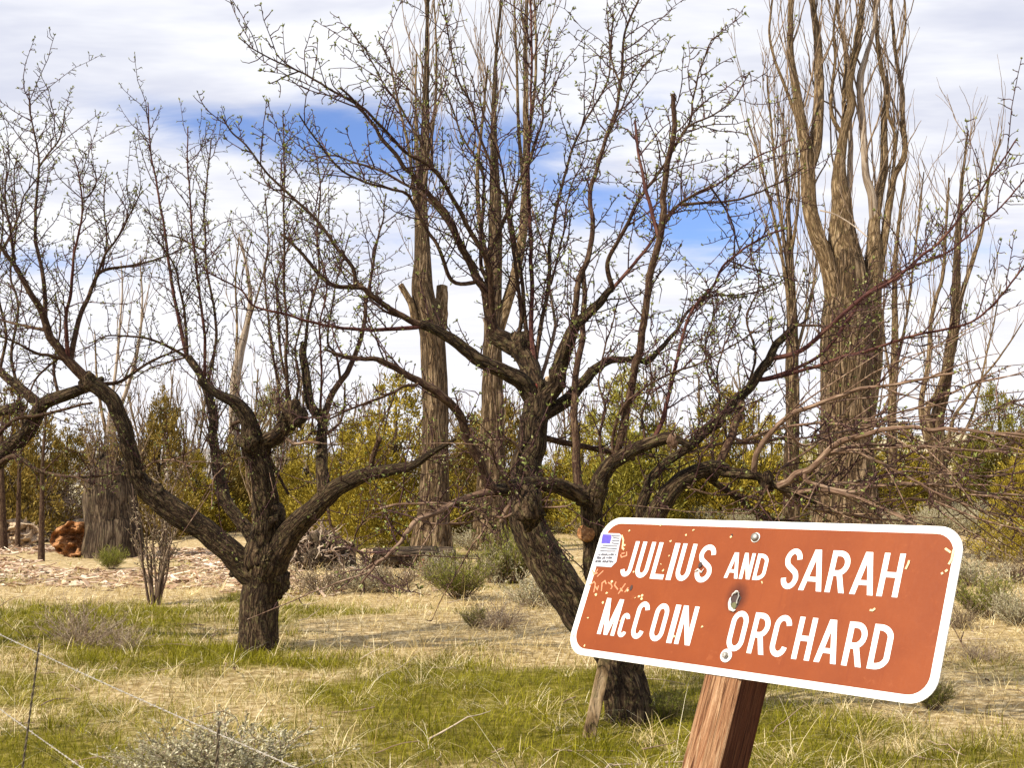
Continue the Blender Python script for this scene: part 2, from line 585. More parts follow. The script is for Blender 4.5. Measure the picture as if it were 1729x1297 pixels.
def rounded(s0, t0, s1, t1, r, k=8):
    out = []
    for (cx, cy, a0) in ((s1 - r, t0 + r, -90), (s1 - r, t1 - r, 0), (s0 + r, t1 - r, 90), (s0 + r, t0 + r, 180)):
        for i in range(k + 1):
            a = rad(a0 + 90 * i / k)
            out.append((cx + r * math.cos(a), cy + r * math.sin(a)))
    return out


def plate(mb, outline, z0, z1, rnd=.5):
    n = len(outline)
    c = np.mean(outline, axis=0)
    f = [loc(s, t, z1) for s, t in outline]
    bk = [loc(s, t, z0) for s, t in outline]
    v = f + bk + [loc(c[0], c[1], z1), loc(c[0], c[1], z0)]
    q = [[i, n + i, n + (i + 1) % n, (i + 1) % n] for i in range(n)]
    t = [[i, (i + 1) % n, 2 * n] for i in range(n)] + [[n + (i + 1) % n, n + i, 2 * n + 1] for i in range(n)]
    mb.add(v, q, t, rnd=rnd)


WD = SW / SH
m, h, b = new_mat('sign_white')
tcs = h.n('ShaderNodeTexCoord').outputs['Object']
h.put(b.inputs['Base Color'], h.ramp(h.noise(h.scalev(tcs, (40, 14, 40)), 1.0, 7, 0.75), [(0.28, (0.50, 0.45, 0.36)), (0.42, (0.74, 0.72, 0.67)), (0.55, (0.80, 0.79, 0.76))]))
b.inputs['Roughness'].default_value = 0.45
M['sign_white'] = m
m, h, b = new_mat('sign_brown')
tcs = h.n('ShaderNodeTexCoord').outputs['Object']
n1 = h.noise(tcs, 9, 6, 0.65)
n2 = h.noise(tcs, 90, 5, 0.7)
c = h.ramp(n1, [(0.3, (0.188, 0.0375, 0.0068)), (0.7, (0.232, 0.051, 0.0095))])
c = h.mix(h.mapr(n2, 0.55, 0.8, 0, 0.35), c, (0.30, 0.070, 0.016, 1))
stk = h.noise(h.scalev(tcs, (46, 3.5, 1)), 1.0, 6, 0.65)
c = h.mix(h.mapr(stk, 0.54, 0.74, 0, 0.42), c, (0.155, 0.026, 0.005, 1))       # runs of dirt and old rain
blt = h.noise(tcs, 22, 7, 0.75)
c = h.mix(h.mapr(blt, 0.60, 0.68, 0, 0.40), c, (0.29, 0.078, 0.022, 1))        # faded blotches
hx, hy, _ = loc(1.300, 0.505)
dv = h.n('ShaderNodeVectorMath', operation='DISTANCE')
h.t.links.new(h.scalev(tcs, (1.25, 1.0, 1.0)), dv.inputs[0])
dv.inputs[1].default_value = (hx * 1.25, hy, 0)
dd = h.math('ADD', dv.outputs['Value'], h.math('MULTIPLY', h.math('SUBTRACT', n2, 0.5), 0.010))
c = h.mix(h.mapr(dd, 0.040, 0.009, 0, 0.93), c, (0.065, 0.012, 0.004, 1))     # rust round the shot hole
ux, uy, _ = loc(*st(1184, 958))
dv2 = h.n('ShaderNodeVectorMath', operation='DISTANCE')
h.t.links.new(tcs, dv2.inputs[0])
dv2.inputs[1].default_value = (ux, uy, 0)
c = h.mix(h.mapr(dv2.outputs['Value'], 0.010, 0.003, 0, 0.8), c, (0.10, 0.025, 0.008, 1))
h.put(b.inputs['Base Color'], c)
b.inputs['Roughness'].default_value = 0.5
b.inputs['Specular IOR Level'].default_value = 0.18
bump(h, b, n1, 0.12, 0.01)
M['sign_brown'] = m


def flat_mat(name, colr, rough=0.6, metal=0.0):
    m, h, b = new_mat(name)
    tcs = h.n('ShaderNodeTexCoord').outputs['Object']
    d = tuple(0.72 * x for x in colr)
    h.put(b.inputs['Base Color'], h.ramp(h.noise(tcs, 120, 5, 0.7), [(0.3, d), (0.6, colr)]))
    b.inputs['Roughness'].default_value = rough
    b.inputs['Metallic'].default_value = metal
    M[name] = m
    return m


flat_mat('chip_cream', (0.85, 0.66, 0.33))
flat_mat('scratch_pink', (0.66, 0.25, 0.12))
flat_mat('steel', (0.32, 0.30, 0.26), 0.45, 0.7)
flat_mat('washer', (0.82, 0.80, 0.74), 0.35, 0.2)
flat_mat('rust_dark', (0.035, 0.010, 0.005))
flat_mat('sticker_blue', (0.085, 0.055, 0.46))
flat_mat('sticker_grey', (0.10, 0.10, 0.12))
flat_mat('sticker_white', (0.58, 0.57, 0.60))
flat_mat('hole_green', (0.11, 0.11, 0.035))

mb = MB()
plate(mb, rounded(0, 0, WD, 1, 0.155), -0.0012, 0.0012)
panel = part(mb, 'sign_panel', M['sign_white'])
mb = MB()
plate(mb, rounded(0.050, 0.046, WD - 0.050, 0.955, 0.118), 0.0012, 0.0016)
part(mb, 'brown_field', M['sign_brown'], panel)

ZL = [0.00185]


def ribbon(mb, path, wdt, closed=False, z=None, rnd=.5):
    p = np.array(path, float)
    k = len(p)
    if closed:
        d0 = p - np.roll(p, 1, 0)
        d1 = np.roll(p, -1, 0) - p
    else:
        d = np.diff(p, axis=0)
        d0 = np.vstack([d[:1], d])
        d1 = np.vstack([d, d[-1:]])
    d0 /= np.linalg.norm(d0, axis=1)[:, None] + 1e-12
    d1 /= np.linalg.norm(d1, axis=1)[:, None] + 1e-12
    n0 = np.stack([-d0[:, 1], d0[:, 0]], 1)
    n1 = np.stack([-d1[:, 1], d1[:, 0]], 1)
    mit = n0 + n1
    mit /= np.maximum((mit * n0).sum(1), 0.35)[:, None]
    w_ = np.broadcast_to(np.asarray(wdt, float), (k,))[:, None] / 2
    if z is None:
        ZL[0] += 0.00012
        z = ZL[0]
    a = [loc(s, t, z) for s, t in p + mit * w_]
    c = [loc(s, t, z) for s, t in p - mit * w_]
    n = k if closed else k - 1
    mb.add(a + c, [[i, (i + 1) % k, k + (i + 1) % k, k + i] for i in range(n)], rnd=rnd)


def quadp(mb, pts):
    ZL[0] += 0.00012
    mb.add([loc(s, t, ZL[0]) for s, t in pts], [[0, 1, 2, 3]])


def arc(cx, cy, rx, ry, a0, a1, k=12):
    return [(cx + rx * math.cos(rad(a0 + (a1 - a0) * i / k)), cy + ry * math.sin(rad(a0 + (a1 - a0) * i / k))) for i in range(k + 1)]


def glyph(mb, ch, x0, x1, y0, y1, w_):
    """one condensed highway-style capital between x0..x1 and y0 (top)..y1 (baseline)"""
    ZL[0] = 0.00185
    hw = w_ / 2
    xa, xb, ya, yb = x0 + hw, x1 - hw, y0 + hw, y1 - hw
    xm, ym = (x0 + x1) / 2, (y0 + y1) / 2
    rx = (xb - xa) / 2
    ry = min(rx * 1.25, (yb - ya) / 2)
    if ch == 'I':
        quadp(mb, [(x0, y0), (x1, y0), (x1, y1), (x0, y1)])
    elif ch == 'L':
        ribbon(mb, [(xa, y0), (xa, yb), (x1, yb)], w_)
    elif ch == 'H':
        ribbon(mb, [(xa, y0), (xa, y1)], w_)
        ribbon(mb, [(xb, y0), (xb, y1)], w_)
        ribbon(mb, [(xa, ym), (xb, ym)], w_ * .92)
    elif ch == 'U':
        ribbon(mb, [(xa, y0)] + arc(xm, yb - ry, rx, ry, 180, 0, 16) + [(xb, y0)], w_)
    elif ch == 'J':
        ribbon(mb, [(xb, y0)] + arc(xm, yb - ry, rx, ry, 0, 170, 16), w_)
    elif ch == 'O':
        ribbon(mb, arc(xm, ya + ry, rx, ry, 180, 360, 16) + arc(xm, yb - ry, rx, ry, 0, 180, 16), w_, True)
    elif ch == 'C':
        ribbon(mb, arc(xm, ya + ry, rx, ry, -8, -180, 16) + arc(xm, yb - ry, rx, ry, 180, 8, 16), w_)
    elif ch == 'S':
        r1 = (ym - ya) / 2
        p = arc(xm, ya + r1, rx, r1, -5, -180, 12) + [(xa + rx * .25, ya + r1 * 1.55), (xm, ym), (xb - rx * .25, yb - r1 * 1.55)] + arc(xm, yb - r1, rx, r1, 0, 175, 12)
        q = catmull(np.c_[np.array(p), np.zeros(len(p))], 0.004)[:, :2]
        ribbon(mb, q, w_)
    elif ch == 'D':
        rr = min(rx * 1.5, xb - xa)
        ribbon(mb, [(xa, ya)] + arc(xb - rr, ya + ry, rr, ry, -90, 0, 12) + arc(xb - rr, yb - ry, rr, ry, 0, 90, 12) + [(xa, yb)], w_, True)
    elif ch == 'A':
        wx = w_ * 1.04
        quadp(mb, [(xm - wx * .62, y0), (xm + wx * .38, y0), (x0 + wx, y1), (x0, y1)])
        quadp(mb, [(xm - wx * .38, y0), (xm + wx * .62, y0), (x1, y1), (x1 - wx, y1)])
        yb_ = y0 + (y1 - y0) * .72
        ribbon(mb, [(x0 + (x1 - x0) * .22, yb_), (x1 - (x1 - x0) * .22, yb_)], w_ * .85)
    elif ch == 'N':
        ribbon(mb, [(xa, y0), (xa, y1)], w_)
        ribbon(mb, [(xb, y0), (xb, y1)], w_)
        quadp(mb, [(x0, y0), (x0 + w_ * 1.1, y0), (x1, y1), (x1 - w_ * 1.1, y1)])
    elif ch == 'M':
        ribbon(mb, [(xa, y0), (xa, y1)], w_)
        ribbon(mb, [(xb, y0), (xb, y1)], w_)
        quadp(mb, [(x0, y0), (x0 + w_ * 1.1, y0), (xm + w_ * .5, y1), (xm - w_ * .5, y1)])
        quadp(mb, [(x1 - w_ * 1.1, y0), (x1, y0), (xm + w_ * .5, y1), (xm - w_ * .5, y1)])
    elif ch == 'R':
        yc = y0 + (y1 - y0) * .54
        r1 = (yc - ya) / 2
        r2 = min(rx * 1.2, r1 * 1.2)
        ribbon(mb, [(xa, y0), (xa, y1)], w_)
        ribbon(mb, [(xa, ya)] + arc(xb - r2, ya + r1, r2, r1, -90, 90, 14) + [(xa, yc)], w_)
        quadp(mb, [(xm - w_ * .35, yc), (xm + w_ * .72, yc), (x1, y1), (x1 - w_ * 1.05, y1)])


LINE1 = [('J', .285, .385), ('U', .418, .532), ('L', .562, .676), ('I', .700, .742), ('U', .768, .886), ('S', .925, 1.055),
         ('S', 1.585, 1.703), ('A', 1.722, 1.880), ('R', 1.902, 2.030), ('A', 2.064, 2.214), ('H', 2.236, 2.366)]
SMALL = [('A', 1.162, 1.268), ('N', 1.278, 1.360), ('D', 1.378, 1.466)]
LINE2 = [('M', .240, .396), ('C', .532, .638), ('O', .690, .805), ('I', .846, .888), ('N', .910, 1.036),
         ('O', 1.305, 1.430), ('R', 1.468, 1.590), ('C', 1.620, 1.738), ('H', 1.782, 1.902), ('A', 1.932, 2.076), ('R', 2.110, 2.234), ('D', 2.268, 2.392)]
for ch, a, c_ in LINE1:
    mb = MB()
    glyph(mb, ch, a, c_, 0.172, 0.430, 0.0345)
    part(mb, 'letter', M['sign_white'], panel)
for ch, a, c_ in SMALL:
    mb = MB()
    glyph(mb, ch, a, c_, 0.216, 0.388, 0.025)
    part(mb, 'letter', M['sign_white'], panel)
for ch, a, c_ in LINE2:
    mb = MB()
    glyph(mb, ch, a, c_, 0.590, 0.844, 0.0345)
    part(mb, 'letter', M['sign_white'], panel)
mb = MB()
glyph(mb, 'C', .418, .492, 0.680, 0.846, 0.028)
part(mb, 'letter', M['sign_white'], panel)

# small flag sticker with faded print
Z2 = 0.0026
mb = MB()
so = [st(x, y) for x, y in ((1016.5, 901), (1047, 902), (1050.5, 905), (1043, 944), (1042, 950), (1033, 959), (1002.5, 957))]
plate(mb, so, 0.0016, Z2)
stick = part(mb, 'flag_sticker', M['sticker_white'])
mb = MB()
plate(mb, [st(x, y) for x, y in ((1019, 903.5), (1033, 904), (1034, 909), (1031, 919.5), (1024, 918.5), (1016.5, 919))], Z2 + .0001, Z2 + .0003)
part(mb, 'canton', M['sticker_blue'], stick)
mb = MB()
for (x0, y0, x1, y1) in ((1034, 905.5, 1048, 906.5), (1036.5, 908.5, 1047, 910.5), (1035, 914, 1047, 914.5), (1034, 918, 1046, 919.5),
                         (1019, 922, 1044, 923.5), (1015, 925.5, 1043, 928), (1015, 931, 1041, 932)):
    ribbon(mb, [st(x0, y0), st((x0 + x1) / 2, (y0 + y1) / 2 + .5), st(x1, y1)], 0.0075, z=Z2 + .0004)
for row, (ya_, xa_, xb_) in enumerate(((938, 1012.5, 1041), (943.5, 1009.5, 1036), (949.5, 1007, 1037))):
    x = xa_
    while x < xb_:
        k = R.integers(0, 4)
        dy2 = R.uniform(-1.4, 1.4)
        path = [(x, ya_ - 1.8), (x - .3, ya_ + 1.2)] if k == 0 else [(x, ya_ + 1.2), (x + 1.2, ya_ - 1.5), (x + 1.9, ya_ + 1.3)] if k == 1 else \
            [(x, ya_ + dy2), (x + 2.2, ya_ + dy2 * .3)] if k == 2 else [(x + 1.5, ya_ - 1.5), (x, ya_ - .5), (x + 1.6, ya_ + 1.4)]
        ribbon(mb, [st(*q) for q in path], 0.0085, z=Z2 + .0004 + .00001 * (row * 40 + (x - xa_)))
        x += R.uniform(1.8, 3.0)
part(mb, 'faded_print', M['sticker_grey'], stick)

# scratches and chipped paint
mb = MB()


def zp(x, y):
    return st(990 + x / 9.264, 870 + y / 9.264)


for i, pth in enumerate(([(50, 1105), (130, 1050), (150, 1080), (125, 1215)], [(150, 1125), (180, 1170), (200, 1110)], [(245, 1195), (255, 1070), (300, 1035), (320, 1085)],
            [(350, 1060), (400, 1090), (412, 1130), (392, 1165)], [(475, 1050), (450, 1105), (505, 1175)], [(508, 1240), (570, 1150), (622, 1078)],
            [(540, 1150), (575, 1200)], [(610, 1215), (665, 1140)], [(178, 970), (275, 878)], [(100, 870), (140, 935), (190, 850)], [(115, 930), (185, 915)],
            [(545, 625), (560, 668), (640, 640), (640, 580)], [(560, 610), (610, 600)])):
    mb = MB()
    ribbon(mb, [zp(*q) for q in pth], 0.0095, z=0.0018 + .00003 * i)
    part(mb, 'scratch', M['scratch_pink'], panel)


def blob(px, py, r, z=0.0030):
    s, t = st(px, py)
    a = np.sort(R.uniform(0, 2 * math.pi, 7))
    plate(mb, [(s + r * R.uniform(.75, 1.2) * math.cos(q), t + r * R.uniform(.75, 1.2) * math.sin(q)) for q in a], 0.0016, z)


for (x, y) in ((480, 172), (725, 128), (985, 172), (925, 207), (803, 255), (1276, 222), (793, 372), (815, 412), (880, 412), (725, 440), (745, 483), (515, 495),
               (1523, 577), (345, 570), (220, 673), (305, 662), (530, 704), (557, 690), (583, 680), (578, 706), (275, 735), (158, 852), (42, 990), (130, 1072), (833, 1000), (1052, 925),
               (445, 285), (437, 312), (470, 640), (415, 880)):
    mb = MB()
    blob(960 + x / 4.633, 860 + y / 4.633, R.uniform(.0075, .0110))
    part(mb, 'paint_chip', M['chip_cream'], panel)
for i, pth in enumerate(([(562, 320), (588, 400), (572, 520), (600, 550)],)):
    mb = MB()
    ribbon(mb, [zp(*q) for q in pth], 0.013, z=0.0019)
    part(mb, 'paint_chip', M['chip_cream'], panel)
for i, pth in enumerate(([(1175, 250), (1210, 275)], [(1228, 258), (1215, 320), (1197, 350)], [(1150, 410), (1162, 402)], [(1175, 395), (1190, 384)], [(928, 380), (945, 345), (950, 325)], [(704, 636), (722, 638), (738, 626)])):
    mb = MB()
    ribbon(mb, [st(1280 + q[0] / 3.705, 860 + q[1] / 3.705) for q in pth], 0.012, z=0.0028 + .00004 * i)
    part(mb, 'paint_chip', M['chip_cream'], panel)


def disc(mb, s, t, rx, ry, z, k=14, jit=0.0, rnd=.5):
    plate(mb, [(s + rx * (1 + R.uniform(-jit, jit)) * math.cos(a), t + ry * (1 + R.uniform(-jit, jit)) * math.sin(a)) for a in np.arange(k) * 2 * math.pi / k], 0.0014, z, rnd)


# shot hole: torn rim, dark throat, bright torn lip
hs, ht = st(1243, 1016)
mb = MB()
disc(mb, hs, ht, .036, .058, .0020, 16, .18)
hole = part(mb, 'shot_hole', M['rust_dark'])
mb = MB()
disc(mb, hs - .004, ht + .035, .022, .024, .0024, 12, .2)
part(mb, 'hole_opening', M['hole_green'], hole)
mb = MB()
for a0, a1, wd_, rr in ((60, 200, .022, 1.02), (205, 300, .010, 1.0)):
    pth = [(hs + .036 * rr * math.cos(rad(a)) * R.uniform(.9, 1.15), ht + .06 * rr * math.sin(rad(a)) * R.uniform(.9, 1.1)) for a in np.linspace(a0, a1, 9)]
    pts = [loc(s, t, .004) for s, t in pth]
    mb.tube(pts, np.array([.3, .7, 1, 1.2, 1, .9, 1.1, .6, .2]) * wd_ * SH * .5, 6)
part(mb, 'torn_lip', M['washer'], hole)
mb = MB()
pth = [(hs - .012, ht - .045), (hs + .01, ht - .055), (hs + .022, ht - .03), (hs + .016, ht), (hs + .02, ht + .02)]
mb.tube([loc(s, t, .0045) for s, t in pth], .0017, 6)
part(mb, 'bent_metal', M['steel'], hole)
mb = MB()
for (q_, rx_, ry_, zz_) in ((st(1184, 955), .013, .020, .0036), (zp(712, 1145), .013, .019, .0024), (st(1236.5, 905.5), .007, .012, .0024)):
    mb = MB()
    disc(mb, *q_, rx_, ry_, zz_, 12, .15)
    part(mb, 'shot_dent', M['rust_dark'], panel)
mb = MB()
pth = [st(1175, 966), st(1180, 963), st(1186, 968), st(1190, 962)]
mb.tube([loc(s, t, .0034) for s, t in pth], [.0008, .0022, .0020, .0006], 6)
part(mb, 'torn_lip', M['washer'], panel)

# bolts
for i, (bxp, byp, wsh) in enumerate(((1277, 909, .033), (1227.5, 1108.5, .042))):
    s, t = st(bxp, byp)
    c0 = loc(s, t)
    mb = MB()
    disc(mb, s, t, wsh, wsh, .0032, 20)
    bw = part(mb, 'washer', M['washer'])
    mb = MB()
    k = 6 if i else 14
    rb = (.020 if i else .027) * SH
    prof = [(1, .0032), (1, .0065), (.8, .0085), (.4, .0095)] if not i else [(1, .0032), (1, .0085), (.85, .0098), (.3, .0098)]
    V, Q, T = [], [], []
    for (f, z) in prof:
        for a in np.arange(k) * 2 * math.pi / k:
            V.append(c0 + np.array([rb * f * math.cos(a), rb * f * math.sin(a), z]))
    for j in range(3):
        Q += [[j * k + a, j * k + (a + 1) % k, (j + 1) * k + (a + 1) % k, (j + 1) * k + a] for a in range(k)]
    V.append(c0 + np.array([0, 0, prof[-1][1] + .0004]))
    T = [[3 * k + a, 3 * k + (a + 1) % k, 4 * k] for a in range(k)]
    mb.add(V, Q, T)
    part(mb, 'bolt', M['steel'], smooth=not i)

# square post, chamfered and weathered
m, h, b = new_mat('weathered_post')
tcs = h.n('ShaderNodeTexCoord').outputs['Object']
g1 = h.noise(h.scalev(tcs, (170, 7.0, 170)), 1.0, 7, 0.68, 1.1)
g2 = h.noise(h.scalev(tcs, (40, 1.5, 40)), 1.0, 4, 0.6)
c = h.ramp(g1, [(0.37, (0.022, 0.008, 0.004)), (0.43, (0.15, 0.065, 0.028)), (0.52, (0.36, 0.20, 0.10)), (0.62, (0.50, 0.33, 0.19)), (0.74, (0.60, 0.46, 0.32))])
c = h.mix(h.mapr(g2, 0.35, 0.7, 0, 0.6), c, (0.36, 0.15, 0.07, 1))
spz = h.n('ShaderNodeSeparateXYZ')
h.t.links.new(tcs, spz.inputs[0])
old = h.math('MULTIPLY', h.mapr(spz.outputs[2], -0.006, -0.010), 0.92)  # mask for the painted shade: everything behind the front face
side_shade = h.ramp(g1, [(0.34, (0.030, 0.007, 0.003)), (0.50, (0.085, 0.020, 0.007)), (0.68, (0.16, 0.052, 0.018))])
c = h.mix(old, c, side_shade)          # shade on the sides painted in as dark red-brown, weathered face stays pale
h.put(b.inputs['Base Color'], c)
b.inputs['Roughness'].default_value = 0.85
b.inputs['Specular IOR Level'].default_value = 0.15
bump(h, b, g1, 1.0, 0.010)
PW, PD = 0.082, 0.089
mb = MB()
ch_ = 0.006
prof = [(-PW / 2 + ch_, 0), (PW / 2 - ch_, 0), (PW / 2, -ch_), (PW / 2, -PD + ch_), (PW / 2 - ch_, -PD), (-PW / 2 + ch_, -PD), (-PW / 2, -PD + ch_), (-PW / 2, -ch_)]
hgt = np.linspace(-0.35, PLEN - 0.05 * SH, 60)
V = []
for y in hgt:
    for j, (x, z) in enumerate(prof):
        o_ = (fbm(np.array([[x * 40, y * 5, z * 40]]), 3)[0] - .5) * .003
        V.append((x * (1 + o_ * 8), y, z * (1 + o_ * 4) - .0016))
nq = len(prof)
Q = [[r_ * nq + j, r_ * nq + (j + 1) % nq, (r_ + 1) * nq + (j + 1) % nq, (r_ + 1) * nq + j] for r_ in range(59) for j in range(nq)]
Q = [q[::-1] for q in Q]
base_i = 59 * nq
V += [(0, PLEN - 0.05 * SH, -PD / 2)]
mb.add(V, Q, [[base_i + j, base_i + (j + 1) % nq, 60 * nq] for j in range(nq)])
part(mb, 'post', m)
# ---------------------------------------------------------------- growth helpers
def rand_unit(n):
    v = R.normal(size=(n, 3))
    return v / np.linalg.norm(v, axis=1)[:, None]


def grow(base, dirs, length, k=5, crook=0.35, up=0.0):
    """many crooked twigs at once: returns (n,k,3)"""
    n = len(base)
    out = np.empty((n, k, 3))
    out[:, 0] = base
    d = dirs.copy()
    stp = (np.asarray(length) / (k - 1))[:, None]
    for i in range(1, k):
        d = d + R.normal(size=(n, 3)) * crook
        d[:, 2] += up
        d /= np.linalg.norm(d, axis=1)[:, None] + 1e-9
        out[:, i] = out[:, i - 1] + d * stp
    return out


def many_tubes(mb, pts, r0, r1, n=4, rnd=None):
    """pts (N,k,3) as thin tapered tubes in one go"""
    N, k, _ = pts.shape
    if N == 0:
        return
    tan = np.gradient(pts, axis=1)
    tan /= np.linalg.norm(tan, axis=2, keepdims=True) + 1e-9
    ref = rand_unit(N)[:, None, :]
    nx = np.cross(tan, np.broadcast_to(ref, tan.shape))
    nx /= np.linalg.norm(nx, axis=2, keepdims=True) + 1e-9
    bn = np.cross(tan, nx)
    f = np.linspace(0, 1, k)
    r0 = np.broadcast_to(np.asarray(r0, float), (N,))
    r1 = np.broadcast_to(np.asarray(r1, float), (N,))
    r = r0[:, None] * (1 - f) + r1[:, None] * f
    th = np.arange(n) * 2 * math.pi / n
    V = pts[:, :, None, :] + r[:, :, None, None] * (np.cos(th)[None, None, :, None] * nx[:, :, None, :] + np.sin(th)[None, None, :, None] * bn[:, :, None, :])
    b0 = (np.arange(N) * k * n)[:, None, None]
    i = (np.arange(k - 1) * n)[None, :, None]
    j = np.arange(n)[None, None, :]
    j2 = (j + 1) % n
    q = np.stack([b0 + i + j, b0 + i + j2, b0 + i + n + j2, b0 + i + n + j], -1).reshape(-1, 4)
    rr = R.uniform(0, 1, N) if rnd is None else rnd
    mb.add(V, q, rnd=np.repeat(rr, k * n))


def leaves(mb, pos, dirs, L, wid, rnd=None, fold=0.35):
    """small folded diamond leaves"""
    N = len(pos)
    if N == 0:
        return
    side = np.cross(dirs, rand_unit(N))
    side /= np.linalg.norm(side, axis=1)[:, None] + 1e-9
    nrm = np.cross(side, dirs)
    L = np.broadcast_to(np.asarray(L, float), (N,))[:, None]
    W = np.broadcast_to(np.asarray(wid, float), (N,))[:, None]
    mid = pos + dirs * L * 0.5 - nrm * W * fold
    V = np.stack([pos, mid + side * W * .5 + nrm * W * fold, pos + dirs * L, mid - side * W * .5 + nrm * W * fold], 1)
    b0 = np.arange(N)[:, None] * 4
    t = np.concatenate([b0 + np.array([[0, 1, 2]]), b0 + np.array([[0, 2, 3]])])
    mb.add(V, None, t, rnd=np.repeat(R.uniform(0, 1, N) if rnd is None else rnd, 4))


def along(pts, every, t0=0.0, t1=1.0, jitter=0.5):
    """positions, tangents and fractions about 'every' metres along a polyline"""
    seg = np.linalg.norm(np.diff(pts, axis=0), axis=1)
    s = np.concatenate([[0], np.cumsum(seg)])
    n = max(0, int((t1 - t0) * s[-1] / every + R.uniform(0, 1)))
    if n == 0:
        return np.zeros((0, 3)), np.zeros((0, 3)), np.zeros(0)
    f = t0 + (np.arange(n) + .5 + R.uniform(-jitter, jitter, n)) / n * (t1 - t0)
    f = np.clip(f, 0, 1)
    x = f * s[-1]
    pos = np.stack([np.interp(x, s, pts[:, c]) for c in range(3)], 1)
    x2 = np.clip(x + 0.01 * s[-1], 0, s[-1])
    x1 = np.clip(x - 0.01 * s[-1], 0, s[-1])
    tan = np.stack([np.interp(x2, s, pts[:, c]) - np.interp(x1, s, pts[:, c]) for c in range(3)], 1)
    tan /= np.linalg.norm(tan, axis=1)[:, None] + 1e-9
    return pos, tan, f


class Tree:
    """limbs are drawn as pixel polylines with widths, then given their own depth, thickness and direction"""

    def __init__(s, name, label, cat, base_px, Y, group=None, sink=0.25):
        g = P(*base_px, Y)
        g[2] = float(H(g[0], g[1]))
        s.root = empty(name, g, label, cat, group)
        s.Y = Y
        s.paths = []
        s.tw, s.bud, s.sh = MB(), MB(), MB()
        s.sink = sink

    def limb(s, pts, w0, w1, dY=0.0, mat='apple_limb', name='limb', lump=0.10, base=False, snap=70, rpow=0.8, ws=None, wob=0.006, Ystart=None, keep=True):
        pts = [np.array(q[:2], float) for q in pts]
        Y0 = s.Y if Ystart is None else Ystart
        if s.paths and Ystart is None:
            allp = np.concatenate([p['px'] for p in s.paths])
            allY = np.concatenate([p['Y'] for p in s.paths])
            d = np.linalg.norm(allp - pts[0], axis=1)
            j = int(d.argmin())
            Y0 = float(allY[j])
            if 1.5 < d[j] < snap:
                pts = [allp[j]] + pts
        arr = np.array(pts)
        c = catmull(np.c_[arr, np.zeros(len(arr))], 9 if w0 > 14 else 7)[:, :2]
        L = np.concatenate([[0], np.cumsum(np.linalg.norm(np.diff(c, axis=0), axis=1))])
        t = L / L[-1]
        Y = Y0 + dY * t
        amp = wob * s.Y * 0.35
        ph = R.uniform(0, 99)
        Y = Y + amp * (fbm(np.stack([L * 0.02 + ph, 0 * L, 0 * L], -1), 2) - .5) * 2 * np.minimum(t * 4, 1)
        cc = c + (np.stack([fbm(np.stack([L * 0.035 + ph, 0 * L + k * 7.7, 0 * L], -1), 3) for k in (0, 1)], -1) - .5) * (9.0 if w0 == 0 or w0 > 12 else 5.5) * np.minimum(t * 3, 1)[:, None] * min(1.0, 8.5 / s.Y)
        p3 = np.stack([P(x, y, yy) for (x, y), yy in zip(cc, Y)])
        if ws is not None:
            ti = np.linspace(0, 1, len(ws))
            wpx = np.interp(t, ti, ws)
        else:
            wpx = w0 + (w1 - w0) * t ** rpow
        r = np.maximum(wpx / 2 / FPX * Y, 0.0020 * s.Y / 8.5)
        if base:
            foot = np.array([p3[0][0], p3[0][1], min(float(H(p3[0][0], p3[0][1])), p3[0][2]) - s.sink])
            k_ = max(1, int((p3[0][2] - foot[2]) / .15))
            ext = np.stack([foot + (p3[0] - foot) * i / k_ for i in range(k_)])
            p3 = np.vstack([ext, p3])
            r = np.concatenate([r[0] * (1.16 - .16 * np.arange(k_) / k_), r])
        s.paths.append(dict(px=cc, Y=Y, p3=p3, r=r, mat=mat))
        big = r.max()
        n = 40 if big > .15 else 26 if big > .08 else 14 if big > .03 else 8 if big > .012 else 6
        if big > 0.08:
            dense = catmull(np.c_[p3, r], 0.02 if big < .3 else 0.06)
            p3, r = dense[:, :3], np.maximum(dense[:, 3], .002)
        mb = MB()
        mb.tube(p3, r, n, True, lump if big > 0.012 else lump * .5, flute=(.13 if big > .25 else .10 if big > .06 else 0))
        s.last = mb.build(name, M[mat], s.root)
        return s.last

    def knob(s, px, py, rpx, parent=None, mat='apple_bark', Y=None, name='burl'):
        """a rough swelling on the wood"""
        if Y is None:
            allp = np.concatenate([p['px'] for p in s.paths])
            Y = float(np.concatenate([p['Y'] for p in s.paths])[int(np.linalg.norm(allp - [px, py], axis=1).argmin())])
        c = P(px, py, Y)
        r = rpx / FPX * Y
        nu, nv = 18, 12
        V = []
        for i in range(nv + 1):
            th = math.pi * i / nv
            for j in range(nu):
                ph = 2 * math.pi * j / nu
                V.append((math.sin(th) * math.cos(ph), math.sin(th) * math.sin(ph), math.cos(th)))
        V = np.array(V)
        V = V * (0.25 + 1.15 * fbm(V * 2.3 + R.uniform(0, 50), 5))[:, None] * r * .92 * np.array([1, 1, 1.25]) + c
        q = [[i * nu + j, (i + 1) * nu + j, (i + 1) * nu + (j + 1) % nu, i * nu + (j + 1) % nu] for i in range(nv) for j in range(nu)]
        mb = MB()
        mb.add(V, q, bark=(V - c))
        return mb.build(name, M[mat], s.root)

    def finish(s, twig_mat='apple_twig', bud_mat='bud'):
        if s.tw.nv:
            tag(s.tw.build('twigs', M[twig_mat], s.root), kind='stuff')
        if s.sh.nv:
            tag(s.sh.build('long_shoots', M['apple_pale'], s.root), kind='stuff')
        if s.bud.nv:
            tag(s.bud.build('leaf_buds', M[bud_mat], s.root, smooth=False), kind='stuff')

